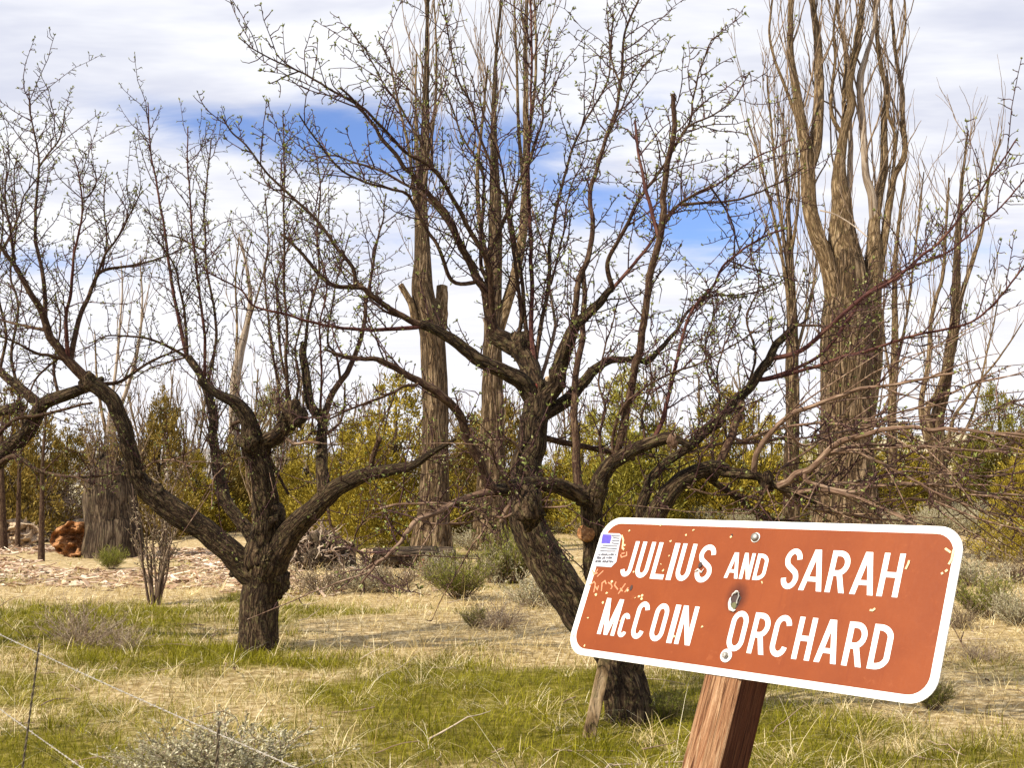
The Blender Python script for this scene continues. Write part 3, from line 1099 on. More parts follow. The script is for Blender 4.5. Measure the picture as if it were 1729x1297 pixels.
    # ---- apple wood: side shoots, crooked fruiting spurs, opening buds
    def apple_twigs(s, spur_every=0.055, shoot_every=0.24, shoot_len=(0.15, 0.55), rmax=0.05, up=0.06, leafy=1.0, only=None):
        for p in (s.paths if only is None else only):
            if p['r'].max() > 0.16 and p['r'].min() > 0.06:
                continue
            p3, r = p['p3'], p['r']
            t0 = 0.12 if r[0] < .03 else 0.3
            pos, tan, f = along(p3, shoot_every, t0, 0.97)
            if len(pos):
                rr = np.interp(f, np.linspace(0, 1, len(r)), r)
                d = np.cross(tan, rand_unit(len(pos)))
                d /= np.linalg.norm(d, axis=1)[:, None]
                d = d * 0.85 + tan * 0.65
                d[:, 2] += 0.30
                d /= np.linalg.norm(d, axis=1)[:, None]
                L = R.uniform(*shoot_len, len(pos)) * np.where(R.random(len(pos)) < .2, 1.5, 1.0)
                sh = grow(pos, d, L, 7, 0.16, up)
                many_tubes(s.tw, sh, np.minimum(rr * .7, 0.0062), 0.0024, 4)
                for q in sh:
                    s.spurs(q, 0.05, 0.10, 1.0, 0.7, leafy)
                    s.tipleaf(q, leafy)
            s.spurs(p3, spur_every, 0.06 if r[0] < .03 else 0.2, 1.0, 1.0, leafy)
            if r[-1] < 0.012:
                s.tipleaf(p3, leafy)

    def spray(s, paths, every, length, droop=-.012):
        """long thin arching shoots that follow the direction of an old sprawling limb"""
        for p in paths:
            pos, tan, f = along(p['p3'], every, .18, 1.0)
            if not len(pos):
                continue
            d = unit_rows(tan * 1.25 + rand_unit(len(pos)) * np.array([.8, .9, .75]))
            sh = grow(pos, d, R.uniform(*length, len(pos)), 9, .06, droop)
            many_tubes(s.sh, sh, R.uniform(.004, .0075, len(pos)), .0024, 5)
            for q in sh:
                s.spurs(q, .15, .15, 1.0, .6, .3)

    def spurs(s, p3, every, t0, t1, scale, leafy):
        pos, tan, f = along(p3, every, t0, t1)
        n = len(pos)
        if n == 0:
            return
        d = np.cross(tan, rand_unit(n))
        d /= np.linalg.norm(d, axis=1)[:, None] + 1e-9
        d = d + tan * 0.45
        d[:, 2] += 0.12
        d /= np.linalg.norm(d, axis=1)[:, None]
        L = R.gamma(2.2, 0.028, n) * scale + 0.015
        tw = grow(pos, d, L, 4, 0.42, 0.03)
        many_tubes(s.tw, tw, 0.0040, 0.0026, 4)
        k = R.random(n) < 0.35
        if k.any():
            b2 = tw[k, 2]
            d2 = rand_unit(k.sum()) * .8 + d[k]
            d2 /= np.linalg.norm(d2, axis=1)[:, None]
            t2 = grow(b2, d2, L[k] * .6, 3, 0.4)
            many_tubes(s.tw, t2, 0.0032, 0.0022, 4)
            s.budcluster(t2[:, -1], d2, leafy * .8)
        s.budcluster(tw[:, -1], unit_rows(tw[:, -1] - tw[:, -2]), leafy * .75)

    def budcluster(s, pos, d, prob):
        for rep in range(4):
            k = R.random(len(pos)) < prob * (1.0 if rep == 0 else .62)
            if not k.any():
                continue
            dd = unit_rows(d[k] + R.normal(size=(k.sum(), 3)) * (.3 if rep == 0 else .75))
            n = k.sum()
            leaves(s.bud, pos[k] - dd * .004, dd, R.uniform(.013, .031, n), R.uniform(.007, .013, n))

    def tipleaf(s, q, leafy):
        d = unit(q[-1] - q[-2])
        n = 5
        dd = unit_rows(np.tile(d, (n, 1)) + R.normal(size=(n, 3)) * .5)
        leaves(s.bud, np.tile(q[-1], (n, 1)) - dd * .006, dd, R.uniform(.018, .040, n), R.uniform(.010, .018, n))


def unit_rows(v):
    return v / (np.linalg.norm(v, axis=1)[:, None] + 1e-9)


def cut_face(tree, px, py, rpx, normal, colr='cut_orange', name='pruning_cut', Y=None):
    """sawn face with a ring of bark around it"""
    allp = np.concatenate([p['px'] for p in tree.paths])
    if Y is None:
        Y = float(np.concatenate([p['Y'] for p in tree.paths])[int(np.linalg.norm(allp - [px, py], axis=1).argmin())]) - .08
    c = P(px, py, Y)
    r = rpx / FPX * Y
    nrm = unit(np.array(normal, float))
    mb = MB()
    mb.tube([c - nrm * .09, c - nrm * .03, c, c + nrm * .004], [r * 1.05, r * 1.1, r, r * .85], 18, True, .12)
    o = mb.build(name, M[colr], tree.root)
    return o


def wood_cut(name, a, b_, c_):
    m, h, b = new_mat(name)
    v = attr(h, 'bark').outputs['Vector']
    n1 = h.noise(v, 30, 6, .7)
    h.put(b.inputs['Base Color'], h.ramp(n1, [(.3, a), (.5, b_), (.7, c_)]))
    b.inputs['Roughness'].default_value = .8
    bump(h, b, n1, .7, .03)
    M[name] = m


wood_cut('cut_orange', (0.028, 0.010, 0.004), (0.33, 0.135, 0.038), (0.60, 0.34, 0.15))
wood_cut('cut_red', (0.05, 0.008, 0.004), (0.16, 0.022, 0.008), (0.24, 0.05, 0.02))
wood_cut('cut_pale', (0.20, 0.11, 0.055), (0.50, 0.36, 0.22), (0.76, 0.63, 0.45))

# ================================================================ left apple tree
A = Tree('apple_tree', 'left apple tree with a short straight trunk dividing low into wide crooked limbs', 'apple tree', (435, 1096), 12.08, 'old apple trees of the orchard')
A.limb([(435, 1100), (435, 1060), (438, 1015), (443, 975), (450, 945)], 0, 0, 0, 'apple_bark', 'trunk', .10, True, ws=[68, 62, 61, 64, 76])
A.limb([(430, 965), (402, 945), (352, 902), (300, 868), (255, 835), (232, 806), (222, 770), (210, 728), (196, 690), (182, 668), (158, 650), (138, 637)], 0, 0, -.5, 'apple_bark', 'limb', .20,
       ws=[60, 44, 42, 40, 42, 40, 30, 27, 26, 26, 25, 22])
A.limb([(150, 645), (111, 605), (91, 578), (81, 558), (69, 523), (54, 499), (39, 472), (25, 449), (5, 422), (-12, 392)], 20, 5, -.5)
A.limb([(76, 540), (76, 499), (72, 462), (63, 425), (59, 400), (62, 330), (65, 270), (52, 200), (48, 150)], 9, 2, .3)
A.limb([(64, 285), (85, 255), (103, 228), (108, 190)], 4, 2, .1)
A.limb([(118, 612), (133, 538), (148, 504), (158, 481), (173, 457), (222, 449), (279, 432), (320, 415)], 11, 2, .5)
A.limb([(158, 481), (178, 430), (197, 405), (215, 370), (240, 325)], 6, 2, -.3)
A.limb([(115, 606), (111, 538), (118, 499), (121, 462), (126, 425), (131, 400), (140, 340), (125, 265)], 8, 2, -.6, 'apple_red')
A.limb([(150, 330), (162, 305), (155, 275)], 3, 2)
A.limb([(111, 608), (81, 600), (62, 597), (25, 578), (-10, 565)], 7, 3, -.4)
A.limb([(80, 558), (37, 550), (-5, 538)], 7, 3, .5)
A.limb([(105, 600), (60, 640), (40, 700), (20, 690)], 5, 2, -.2)
A.limb([(160, 648), (197, 647), (222, 632), (247, 615), (279, 600), (320, 585)], 8, 3, .5)
A.limb([(25, 449), (18, 390), (8, 330), (12, 285), (5, 250)], 6, 2, .2)
A.limb([(5, 422), (30, 370), (40, 330), (62, 300)], 5, 2, .3)
A.limb([(173, 457), (180, 400), (175, 340), (180, 298)], 4, 2, .4)
# centre-left limb loop
A.limb([(440, 935), (418, 894), (397, 872), (380, 845), (372, 808), (365, 778), (359, 735), (362, 702), (353, 670), (344, 647), (330, 622), (316, 603)], 0, 0, .7, 'apple_bark', 'limb', .22,
       ws=[26, 24, 22, 22, 22, 20, 16, 15, 15, 15, 14, 13])
A.limb([(316, 603), (298, 523), (291, 486), (286, 449), (279, 400), (268, 330), (255, 255), (250, 175)], 8, 2, .3, 'apple_red')
A.limb([(316, 603), (313, 536), (306, 499), (294, 449), (270, 410), (252, 385)], 6, 2, -.3)
A.limb([(345, 640), (345, 560), (335, 480), (325, 400), (318, 300), (316, 215)], 6, 2, -.4, 'apple_red')
A.limb([(350, 650), (365, 560), (352, 470), (345, 380), (350, 300), (357, 235)], 6, 2, .6)
A.limb([(318, 605), (296, 592), (259, 575), (222, 568), (182, 567), (150, 580)], 6, 2, -.5)
A.limb([(316, 603), (285, 612), (255, 622), (225, 640)], 4, 2, .3)
A.limb([(338, 420), (300, 400), (262, 395)], 4, 2, .2)
# main middle limb, knobbly and rotten
A.limb([(443, 940), (450, 880), (446, 832), (438, 788), (423, 758), (420, 721), (411, 697), (396, 680), (378, 672), (356, 658), (337, 640)], 0, 0, -.4, 'apple_bark', 'limb', .28,
       ws=[74, 56, 46, 44, 42, 36, 32, 28, 20, 14, 11])
A.limb([(436, 770), (448, 746), (468, 737), (484, 714), (497, 694)], 30, 24, -.1, 'apple_bark', lump=.3)
A.limb([(484, 714), (484, 689), (485, 640), (482, 600), (484, 565), (481, 491), (480, 454), (479, 380), (480, 290), (478, 190)], 7, 2, -.3)
A.limb([(497, 694), (505, 640), (498, 590), (510, 530), (500, 470)], 5, 2, .3)
A.limb([(391, 719), (428, 739), (448, 763), (470, 805), (487, 835)], 7, 5, .2)
A.limb([(468, 737), (470, 690), (468, 640), (455, 560), (448, 470), (452, 400), (448, 330)], 6, 2, .6)
# right limb
A.limb([(452, 960), (480, 915), (500, 888), (540, 850), (570, 826), (600, 808), (640, 797), (690, 788), (725, 768), (770, 742)], 0, 0, -.9, 'apple_bark', 'limb', .15,
       ws=[64, 46, 42, 34, 30, 26, 20, 15, 10, 4])
A.limb([(547, 845), (547, 832), (544, 788), (543, 751), (544, 714), (537, 702), (524, 684), (519, 645), (513, 602), (514, 577)], 24, 12, .6, 'apple_bark', lump=.18)
A.limb([(515, 590), (521, 528), (538, 466), (535, 390), (542, 320), (530, 250)], 6, 2, .3)
A.limb([(544, 712), (559, 670), (574, 645), (590, 622), (610, 560), (625, 470), (640, 400), (652, 330)], 13, 2, .5)
A.limb([(575, 645), (568, 600), (553, 577), (560, 520), (575, 450), (590, 400)], 5, 2, -.4)
A.limb([(540, 705), (543, 627), (540, 553), (550, 503), (550, 466), (540, 429), (533, 392)], 5, 2, -.5, 'apple_red')
A.limb([(625, 798), (630, 768), (642, 738)], 11, 8, -.1)
A.limb([(690, 788), (715, 776), (742, 770), (765, 775)], 6, 2, .3)
A.limb([(497, 749), (520, 747), (540, 749)], 5, 5, -.1, 'apple_pale')
A.limb([(548, 735), (572, 715), (580, 690), (582, 650)], 6, 3, -.3)
A.limb([(438, 788), (413, 773), (394, 778), (369, 798), (360, 813), (358, 857)], 3.2, 2, -.5, 'apple_pale')
A.limb([(232, 806), (258, 782), (300, 778), (325, 790)], 4, 3, -.3, 'apple_pale')
A.limb([(552, 850), (555, 864), (561, 892), (574, 909), (596, 924), (622, 944)], 6, 3, -.3)
A.limb([(596, 924), (604, 895), (625, 872), (650, 850)], 3, 2, -.3)
A.limb([(486, 712), (488, 670), (478, 620), (470, 560), (468, 480), (485, 420), (500, 380)], 6, 2, .5)
A.knob(466, 985, 26)
A.knob(425, 745, 28)
A.knob(452, 870, 34)
A.knob(408, 955, 26)
A.knob(497, 700, 26)
A.knob(262, 838, 22)
A.knob(232, 800, 18)
A.knob(547, 838, 17)
A.knob(150, 645, 18)
A.spray([p for p in A.paths if p['px'][:, 1].mean() > 700 and p['r'].max() < .06], .2, (.2, .7), 0)
A.apple_twigs(.052, .095, (.15, .80))
A.finish()

# ================================================================ apple tree beyond the left edge
C_ = Tree('apple_tree', 'apple tree at the left edge, only its dark crooked side limbs reaching into view', 'apple tree', (-110, 1085), 12.6, 'old apple trees of the orchard')
C_.limb([(-110, 1090), (-105, 1020), (-100, 950), (-88, 880)], 70, 60, 0, 'apple_bark', 'trunk', .12, True)
C_.limb([(-88, 890), (-45, 815), (0, 772), (40, 735), (60, 704), (75, 682), (110, 668), (150, 654), (175, 640)], 0, 0, -.5, 'apple_bark', lump=.15, ws=[46, 40, 34, 30, 26, 24, 22, 18, 8])
C_.limb([(70, 688), (30, 652), (0, 626), (-40, 570), (-70, 500)], 20, 6, .3, 'apple_bark')
C_.limb([(-60, 830), (-20, 760), (20, 712), (60, 702), (115, 690), (155, 680)], 11, 4, -.5)
C_.limb([(-60, 835), (-10, 790), (25, 770), (70, 797), (130, 806), (206, 800)], 12, 3, -.9)
C_.limb([(130, 806), (160, 818), (196, 822)], 5, 2, -.2)
C_.limb([(100, 670), (90, 620), (102, 560), (95, 500)], 6, 2, .3)
C_.limb([(40, 735), (30, 660), (20, 600), (30, 520), (18, 460), (28, 380), (24, 300), (30, 262)], 7, 2, .4)
C_.limb([(0, 626), (10, 560), (-5, 480), (5, 380), (-2, 300)], 6, 2, -.2)
C_.limb([(20, 690), (-30, 700), (-60, 690)], 20, 14, .3, 'apple_bark')
C_.apple_twigs(.05, .11, (.15, .60))
C_.finish()

# ================================================================ middle apple tree
B = Tree('apple_tree', 'big middle apple tree whose dark leaning trunk rises from behind the brown sign', 'apple tree', (1062, 1203), 8.53, 'old apple trees of the orchard')
B.limb([(1062, 1207), (1056, 1160), (1040, 1110), (1018, 1080), (985, 1040), (960, 1005), (940, 975), (915, 935), (895, 893), (886, 845), (888, 800), (897, 750), (903, 710), (908, 672)], 0, 0, .25, 'apple_bark', 'trunk', .12, True,
       ws=[80, 76, 70, 64, 62, 62, 64, 62, 60, 58, 54, 48, 48, 46])
# crown limbs
B.limb([(902, 672), (880, 643), (857, 632), (815, 612), (784, 590), (756, 570), (728, 556), (708, 548)], 0, 0, -.35, 'apple_bark', lump=.14, ws=[36, 30, 27, 25, 22, 19, 17, 16])
B.limb([(708, 548), (690, 540), (652, 517), (610, 487), (600, 485), (566, 482), (538, 462), (518, 438), (495, 412), (474, 397)], 13, 5, -.4)
B.limb([(708, 552), (660, 556), (600, 556), (526, 544), (481, 531), (426, 516), (407, 490), (359, 464), (330, 440)], 8, 2, -.5, 'apple_red')
B.limb([(600, 485), (596, 453), (566, 416), (537, 375), (500, 338), (455, 298), (418, 250), (390, 222), (374, 198)], 8, 2.5, -.3)
B.limb([(690, 540), (640, 520), (600, 470), (570, 440), (560, 400)], 5, 2, .4)
B.limb([(905, 668), (893, 618), (875, 592), (852, 576), (832, 562)], 0, 0, .25, 'apple_bark', lump=.22, ws=[38, 34, 34, 34, 28])
B.limb([(834, 566), (826, 530), (818, 490), (807, 470), (778, 415), (759, 370), (722, 326), (685, 281), (648, 237), (622, 200), (600, 173)], 0, 0, -.5, ws=[24, 19, 15, 13, 12, 11, 9, 8, 7, 6, 5])
B.limb([(602, 175), (560, 152), (505, 120), (470, 105), (430, 85), (405, 65)], 5, 2, -.3)
B.limb([(505, 120), (480, 128), (455, 140)], 3, 2)
B.limb([(832, 560), (829, 477), (822, 440), (800, 400), (763, 333), (730, 285), (685, 255), (637, 207), (600, 170), (575, 150)], 12, 4, -1.0)
B.limb([(815, 490), (807, 470), (778, 415), (752, 370), (726, 340), (689, 315), (644, 289), (600, 274), (560, 262), (530, 270)], 9, 2.5, .3)
B.limb([(800, 477), (763, 474), (741, 418), (711, 370), (689, 329), (655, 318), (600, 300), (560, 270), (505, 195)], 8, 2.5, -.7)
B.limb([(728, 280), (715, 248), (696, 215), (674, 178), (648, 141), (630, 107), (600, 63), (590, 45)], 5, 2, -.2)
B.limb([(730, 285), (728, 229), (718, 189), (696, 155), (667, 122), (641, 70)], 5, 2, .3)
B.limb([(880, 540), (855, 348), (844, 322), (829, 278), (807, 222), (796, 178), (774, 133), (759, 74), (748, 7), (742, -40)], 8, 2, -.3)
B.limb([(830, 550), (822, 477), (811, 444), (814, 370), (815, 296), (802, 266), (778, 222), (755, 163), (737, 137)], 9, 2, .2)
B.limb([(893, 600), (885, 520), (881, 477), (870, 407), (859, 352), (852, 307), (837, 237), (815, 185), (796, 133)], 9, 2, .5)
B.limb([(835, 560), (820, 500), (822, 477), (826, 433), (841, 396), (859, 355), (874, 315), (896, 266), (915, 207), (918, 155), (929, 63)], 10, 2, -.2)
B.limb([(905, 640), (897, 560), (898, 477), (896, 407), (892, 333), (894, 222), (898, 111), (896, 0), (897, -50)], 10, 3, .6, 'apple_red')
B.limb([(900, 640), (912, 560), (926, 477), (929, 407), (937, 370), (948, 315), (963, 259), (981, 218), (1003, 181), (1026, 130), (1029, 74), (1026, 22)], 9, 2, .9)
B.limb([(910, 650), (935, 560), (930, 500), (925, 440), (905, 380), (890, 330)], 8, 2, 1.1, 'apple_pale')
B.limb([(930, 480), (950, 400), (960, 330), (985, 270), (995, 220)], 5, 2, .3)
# right-rising limb
B.limb([(912, 678), (935, 652), (946, 620), (952, 592), (968, 556), (1000, 525), (1020, 500), (1034, 487)], 0, 0, -.3, 'apple_bark', lump=.18, ws=[38, 30, 27, 26, 22, 18, 14, 11])
B.limb([(1034, 487), (1026, 444), (1048, 400), (1081, 333), (1107, 296), (1133, 259), (1163, 207), (1170, 163), (1196, 78), (1215, 58)], 9, 2, -.6)
B.limb([(968, 556), (977, 477), (992, 437), (1000, 378), (996, 333), (1007, 285), (1022, 237), (1040, 185), (1050, 130), (1055, 56), (1077, 0), (1085, -30)], 12, 3, .4)
B.limb([(1050, 150), (1035, 110), (1030, 75), (1035, 25)], 4, 2)
B.limb([(1022, 237), (1045, 190), (1075, 130), (1095, 100), (1118, 85)], 4, 2, -.3)
B.limb([(915, 700), (954, 678), (978, 650), (1006, 622), (1041, 608), (1075, 605), (1089, 614), (1114, 591), (1134, 567), (1169, 522), (1200, 497)], 0, 0, .5, 'apple_bark', lump=.1, ws=[26, 24, 22, 18, 14, 11, 10, 8, 6, 5, 3])
B.limb([(1000, 525), (1050, 470), (1090, 420), (1150, 345), (1202, 316), (1237, 291), (1289, 260), (1334, 236)], 8, 2, .6, 'apple_red')
B.limb([(1150, 345), (1219, 340), (1264, 330), (1316, 309), (1355, 284)], 6, 2, -.2)
B.limb([(1110, 400), (1114, 381), (1151, 340), (1200, 315)], 5, 3, -.1)
B.limb([(1133, 259), (1159, 215), (1200, 197), (1240, 165), (1265, 125)], 5, 2, .3)
# second stem from the low fork behind the sign
B.limb([(1040, 1120), (1024, 1060), (1014, 1000), (1004, 930), (998, 880), (999, 848), (1012, 820)], 0, 0, -.35, 'apple_bark', lump=.14, ws=[62, 52, 46, 42, 38, 36, 32])
B.limb([(1005, 835), (1022, 798), (1037, 781), (1060, 764), (1090, 750), (1131, 740), (1165, 752)], 0, 0, -.25, 'apple_bark', lump=.18, ws=[32, 28, 25, 22, 22, 18, 8])
B.limb([(995, 845), (947, 823), (912, 818), (878, 818), (850, 828), (830, 831)], 0, 0, -.5, 'apple_bark', lump=.14, ws=[30, 28, 26, 24, 22, 20])
B.limb([(836, 832), (822, 813), (808, 775), (794, 747), (780, 709), (763, 685), (739, 664), (704, 643), (669, 622), (635, 608), (600, 605), (550, 590)], 0, 0, -.5, ws=[20, 18, 17, 16, 15, 15, 14, 12, 10, 8, 7, 4])
B.limb([(704, 650), (680, 652), (660, 665), (620, 680), (580, 697), (555, 710)], 6, 3, -.4)
B.limb([(838, 832), (822, 832), (791, 841), (766, 851), (746, 860), (714, 875), (697, 884), (676, 912), (655, 935), (630, 962), (611, 986)], 0, 0, -.5, 'apple_pale', ws=[16, 13, 11, 10, 11, 10, 8, 6, 5, 5, 4])
B.limb([(655, 935), (672, 942), (686, 958)], 4, 2, .2, 'apple_pale')
B.limb([(640, 860), (669, 853), (714, 850), (773, 851), (798, 856), (815, 868), (822, 886), (808, 912)], 5, 2.5, -.2, 'apple_pale', Ystart=7.75)
B.limb([(715, 882), (745, 885), (784, 882), (830, 872)], 4.5, 3, .1, 'apple_pale')
B.limb([(853, 874), (870, 865), (898, 855), (947, 857), (965, 852)], 5, 3, -.2, 'apple_pale')
B.limb([(845, 882), (856, 862), (872, 838)], 7, 9, .0, 'apple_pale', Ystart=8.0)
B.limb([(983, 842), (975, 810), (973, 758), (971, 688), (970, 636), (978, 595), (985, 560), (986, 500), (980, 450)], 17, 8, .5)
B.limb([(1037, 778), (1051, 730), (1058, 688), (1068, 643), (1079, 594), (1086, 539), (1100, 463), (1113, 400), (1119, 352), (1127, 278), (1138, 222), (1137, 159)], 0, 0, -.3, 'apple_limb', ws=[14, 14, 13, 13, 13, 12, 12, 12, 11, 10, 9, 8])
B.limb([(1113, 400), (1107, 381), (1092, 326), (1081, 274), (1072, 204)], 8, 4, .2, 'apple_red')
B.limb([(1092, 760), (1115, 720), (1124, 688), (1134, 647), (1141, 619), (1155, 563), (1169, 522), (1200, 487), (1230, 440), (1290, 400), (1325, 388)], 9, 3, .5, 'apple_red')
B.limb([(1169, 522), (1200, 500), (1240, 498), (1280, 492), (1320, 475)], 4, 2, .3)
B.limb([(905, 735), (933, 743), (982, 754), (1034, 766), (1070, 775)], 12, 9, .6)
B.limb([(1037, 781), (1035, 740), (1050, 690), (1080, 660), (1130, 632), (1180, 615), (1240, 580), (1300, 540)], 6, 2, -.3)
B.limb([(1022, 800), (1012, 740), (1022, 690), (1010, 640), (1030, 560), (1045, 500)], 6, 2, .4)
B.limb([(892, 790), (870, 750), (850, 742), (820, 745), (790, 748)], 7, 3, -.3, 'apple_pale')
B.limb([(880, 860), (875, 845), (840, 790), (830, 760), (800, 740)], 5, 2, -.3)
# third stem and the sprawling branches to the right
B.limb([(1058, 1130), (1074, 1050), (1086, 970), (1100, 895), (1113, 858), (1138, 826), (1165, 804), (1203, 791), (1226, 797)], 0, 0, -.45, 'apple_bark', lump=.14, ws=[58, 48, 44, 40, 38, 35, 32, 28, 22])
B.limb([(1072, 1050), (1076, 950), (1080, 862), (1092, 825), (1113, 793), (1135, 774), (1168, 752), (1190, 730), (1212, 710), (1238, 684), (1254, 668), (1271, 648), (1292, 616), (1310, 585), (1327, 564), (1339, 549)], 0, 0, .3, 'apple_bark', lump=.1,
       ws=[40, 34, 30, 26, 22, 18, 16, 15, 15, 18, 22, 18, 16, 15, 13, 9])
B.limb([(1213, 793), (1221, 767), (1232, 739), (1243, 706), (1254, 680)], 15, 13, .3)
B.limb([(1339, 549), (1370, 550), (1400, 550), (1440, 551), (1500, 545)], 5, 2, .3, 'apple_pale')
B.limb([(1306, 605), (1344, 596), (1372, 578), (1389, 561), (1420, 535), (1460, 500), (1518, 464), (1584, 409), (1615, 375), (1650, 330), (1690, 275), (1716, 236)], 9, 2.5, -.4, 'apple_red')
B.limb([(1290, 640), (1350, 620), (1395, 590), (1440, 530), (1470, 490), (1542, 450), (1600, 425), (1650, 385), (1700, 340), (1735, 295)], 7, 2.5, .5, 'apple_red')
B.limb([(1284, 642), (1313, 637), (1372, 620), (1420, 604), (1473, 589), (1528, 571), (1590, 557), (1642, 542), (1690, 500), (1729, 450)], 7, 3, -.8, 'apple_red')
B.limb([(1226, 797), (1245, 800), (1278, 803), (1300, 814), (1315, 822), (1344, 833), (1380, 850)], 20, 8, -.2, 'apple_bark', lump=.2)
B.limb([(1273, 800), (1276, 772), (1287, 750), (1304, 728), (1326, 708), (1355, 693), (1388, 680), (1420, 668), (1462, 655), (1518, 649), (1566, 639), (1611, 630)], 11, 4, -.6, 'apple_pale')
B.limb([(1355, 752), (1400, 735), (1469, 717), (1507, 700), (1549, 689), (1590, 672), (1636, 651), (1674, 637)], 5, 3, .4, 'apple_pale')
B.limb([(1255, 745), (1269, 739), (1300, 728), (1328, 721), (1366, 715), (1427, 717), (1479, 720), (1530, 735)], 6, 3, -.5, 'apple_pale')
B.limb([(1315, 820), (1331, 814), (1344, 800), (1366, 794), (1388, 772), (1410, 752), (1438, 741), (1490, 726), (1531, 722), (1584, 726), (1639, 727), (1700, 733), (1760, 738)], 13, 4, -.9, 'apple_pale')
B.limb([(1310, 815), (1317, 794), (1344, 774), (1394, 741), (1440, 722), (1500, 690)], 5, 3, .3, 'apple_pale')
B.limb([(1388, 772), (1420, 758), (1462, 752), (1531, 753), (1601, 759), (1646, 762), (1705, 759)], 6, 3, .4, 'apple_pale')
B.limb([(1366, 815), (1434, 831), (1462, 823), (1514, 818), (1566, 818), (1618, 823), (1649, 831), (1740, 838)], 8, 4, -.3, 'apple_pale')
B.limb([(1340, 830), (1400, 820), (1466, 811), (1525, 797), (1584, 800), (1670, 804), (1735, 798)], 7, 3, .5, 'apple_pale')
B.limb([(1344, 833), (1379, 828), (1420, 833), (1473, 851), (1511, 870), (1542, 886), (1560, 905)], 9, 4, -.5, 'apple_pale')
B.limb([(1311, 822), (1350, 852), (1393, 863), (1438, 871), (1490, 878), (1540, 880)], 7, 3, .3, 'apple_pale')
B.limb([(1390, 772), (1407, 766), (1445, 764), (1483, 780), (1514, 797), (1549, 814), (1584, 835), (1629, 852), (1670, 866), (1720, 890)], 6, 2.5, -.6, 'apple_pale')
B.limb([(1190, 800), (1223, 827), (1245, 842), (1267, 860), (1289, 875), (1344, 882), (1400, 890)], 14, 6, .5, 'apple_bark')
B.limb([(1164, 765), (1194, 754), (1216, 750), (1260, 748), (1300, 744), (1361, 739), (1400, 728)], 6, 3, .4, 'apple_pale')
B.limb([(1160, 822), (1190, 832), (1220, 836), (1250, 828)], 5, 3, -.3)
B.limb([(1300, 815), (1280, 850), (1262, 870)], 6, 4, -.2)
B.limb([(1430, 831), (1480, 800), (1540, 765), (1600, 745), (1660, 700), (1729, 672)], 5, 2, .6, 'apple_pale')
B.limb([(1480, 850), (1540, 842), (1600, 848), (1650, 835), (1729, 850)], 4, 2, -.5)
B.limb([(1470, 715), (1430, 760), (1400, 800), (1370, 830)], 5, 5, -.2)
B.limb([(1205, 790), (1203, 740), (1215, 680), (1210, 620), (1235, 560), (1250, 520)], 6, 2, .6)
B.limb([(1238, 684), (1200, 640), (1190, 580), (1205, 520), (1190, 470)], 5, 2, .8)
B.limb([(1090, 750), (1085, 700), (1100, 650), (1095, 600)], 5, 2, .4)
B.limb([(1260, 660), (1275, 600), (1262, 540), (1280, 480), (1265, 420)], 5, 2, .5)
B.limb([(1200, 316), (1240, 382), (1237, 434), (1245, 470)], 4, 2, .3)
cut_face(B, 905, 658, 11, (-.3, -1, .1), 'cut_red')
cut_face(B, 988, 900, 14, (-.4, -1, .15), 'cut_orange')
cut_face(B, 927, 640, 6, (.2, -1, .1), 'cut_pale')
B.knob(880, 585, 26)
B.knob(912, 665, 28)
B.knob(893, 860, 34)
B.knob(1000, 845, 24)
B.knob(1135, 742, 13, mat='apple_pale')
B.knob(1205, 793, 17)
B.knob(1295, 815, 17)
B.knob(985, 838, 20)
B.knob(940, 640, 20)
B.knob(1040, 1165, 36)
B.spray([p for p in B.paths if p['px'][:, 0].mean() > 1240 and p['px'][-1, 1] > 520], .16, (.35, 1.25))
B.spray([p for p in B.paths if p['px'][:, 0].mean() < 860 and p['px'][:, 1].mean() > 780], .22, (.25, .8), -.03)
right_ = [p for p in B.paths if p['px'][:, 0].mean() > 1300 and p['px'][-1, 1] > 600]
B.apple_twigs(.10, .30, (.14, .5), only=right_, leafy=.6)
B.apple_twigs(.046, .115, (.14, .62), only=[p for p in B.paths if not any(p is q for q in right_)])
B.finish()

# ================================================================ lombardy poplars
class Poplar(Tree):
    def shoots(s, every, length, r0, spread=0.35, t0=0.15, t1=1.0, sub=0.5, sublen=(.4, 1.2), rmin=None, only=None):
        """ascending sinuous shoots that hug the stem"""
        sc = s.Y
        rt = 0.00035 * sc
        for p in (s.paths if only is None else only):
            p3, r = p['p3'], p['r']
            pos, tan, f = along(p3, every, t0, t1)
            n = len(pos)
            if n == 0:
                continue
            a = R.uniform(0, 2 * math.pi, n)
            d = np.stack([np.cos(a) * spread, np.sin(a) * spread, np.ones(n)], 1)
            d = unit_rows(d + R.normal(size=(n, 3)) * .10)
            d[:, :2] *= 1.7
            d = unit_rows(d)
            L = R.uniform(*length, n) * (1 - .45 * f)
            sh = grow(pos, d, L, 12, 0.10, 0.13)
            rb = np.interp(f, np.linspace(0, 1, len(r)), r)
            many_tubes(s.tw, sh, np.minimum(np.maximum(rb * .5, rt), r0), rt * .7, 5)
            for q in sh:
                p2, t2, f2 = along(q, sub, .15, 1.0)
                m_ = len(p2)
                if m_ == 0:
                    continue
                d2 = unit_rows(rand_unit(m_) * np.array([1, 1, .3]) * .55 + t2 + np.array([0, 0, .55]))
                s2 = grow(p2, d2, R.uniform(*sublen, m_), 6, 0.13, 0.10)
                many_tubes(s.tw, s2, rt * .85, rt * .45, 3)

    def up(s, pts, w0, w1, dY=0.0, mat='poplar_stem', name='stem', **k):
        k.setdefault('lump', .06)
        return s.limb(pts, w0, w1, dY, mat, name, snap=60, **k)


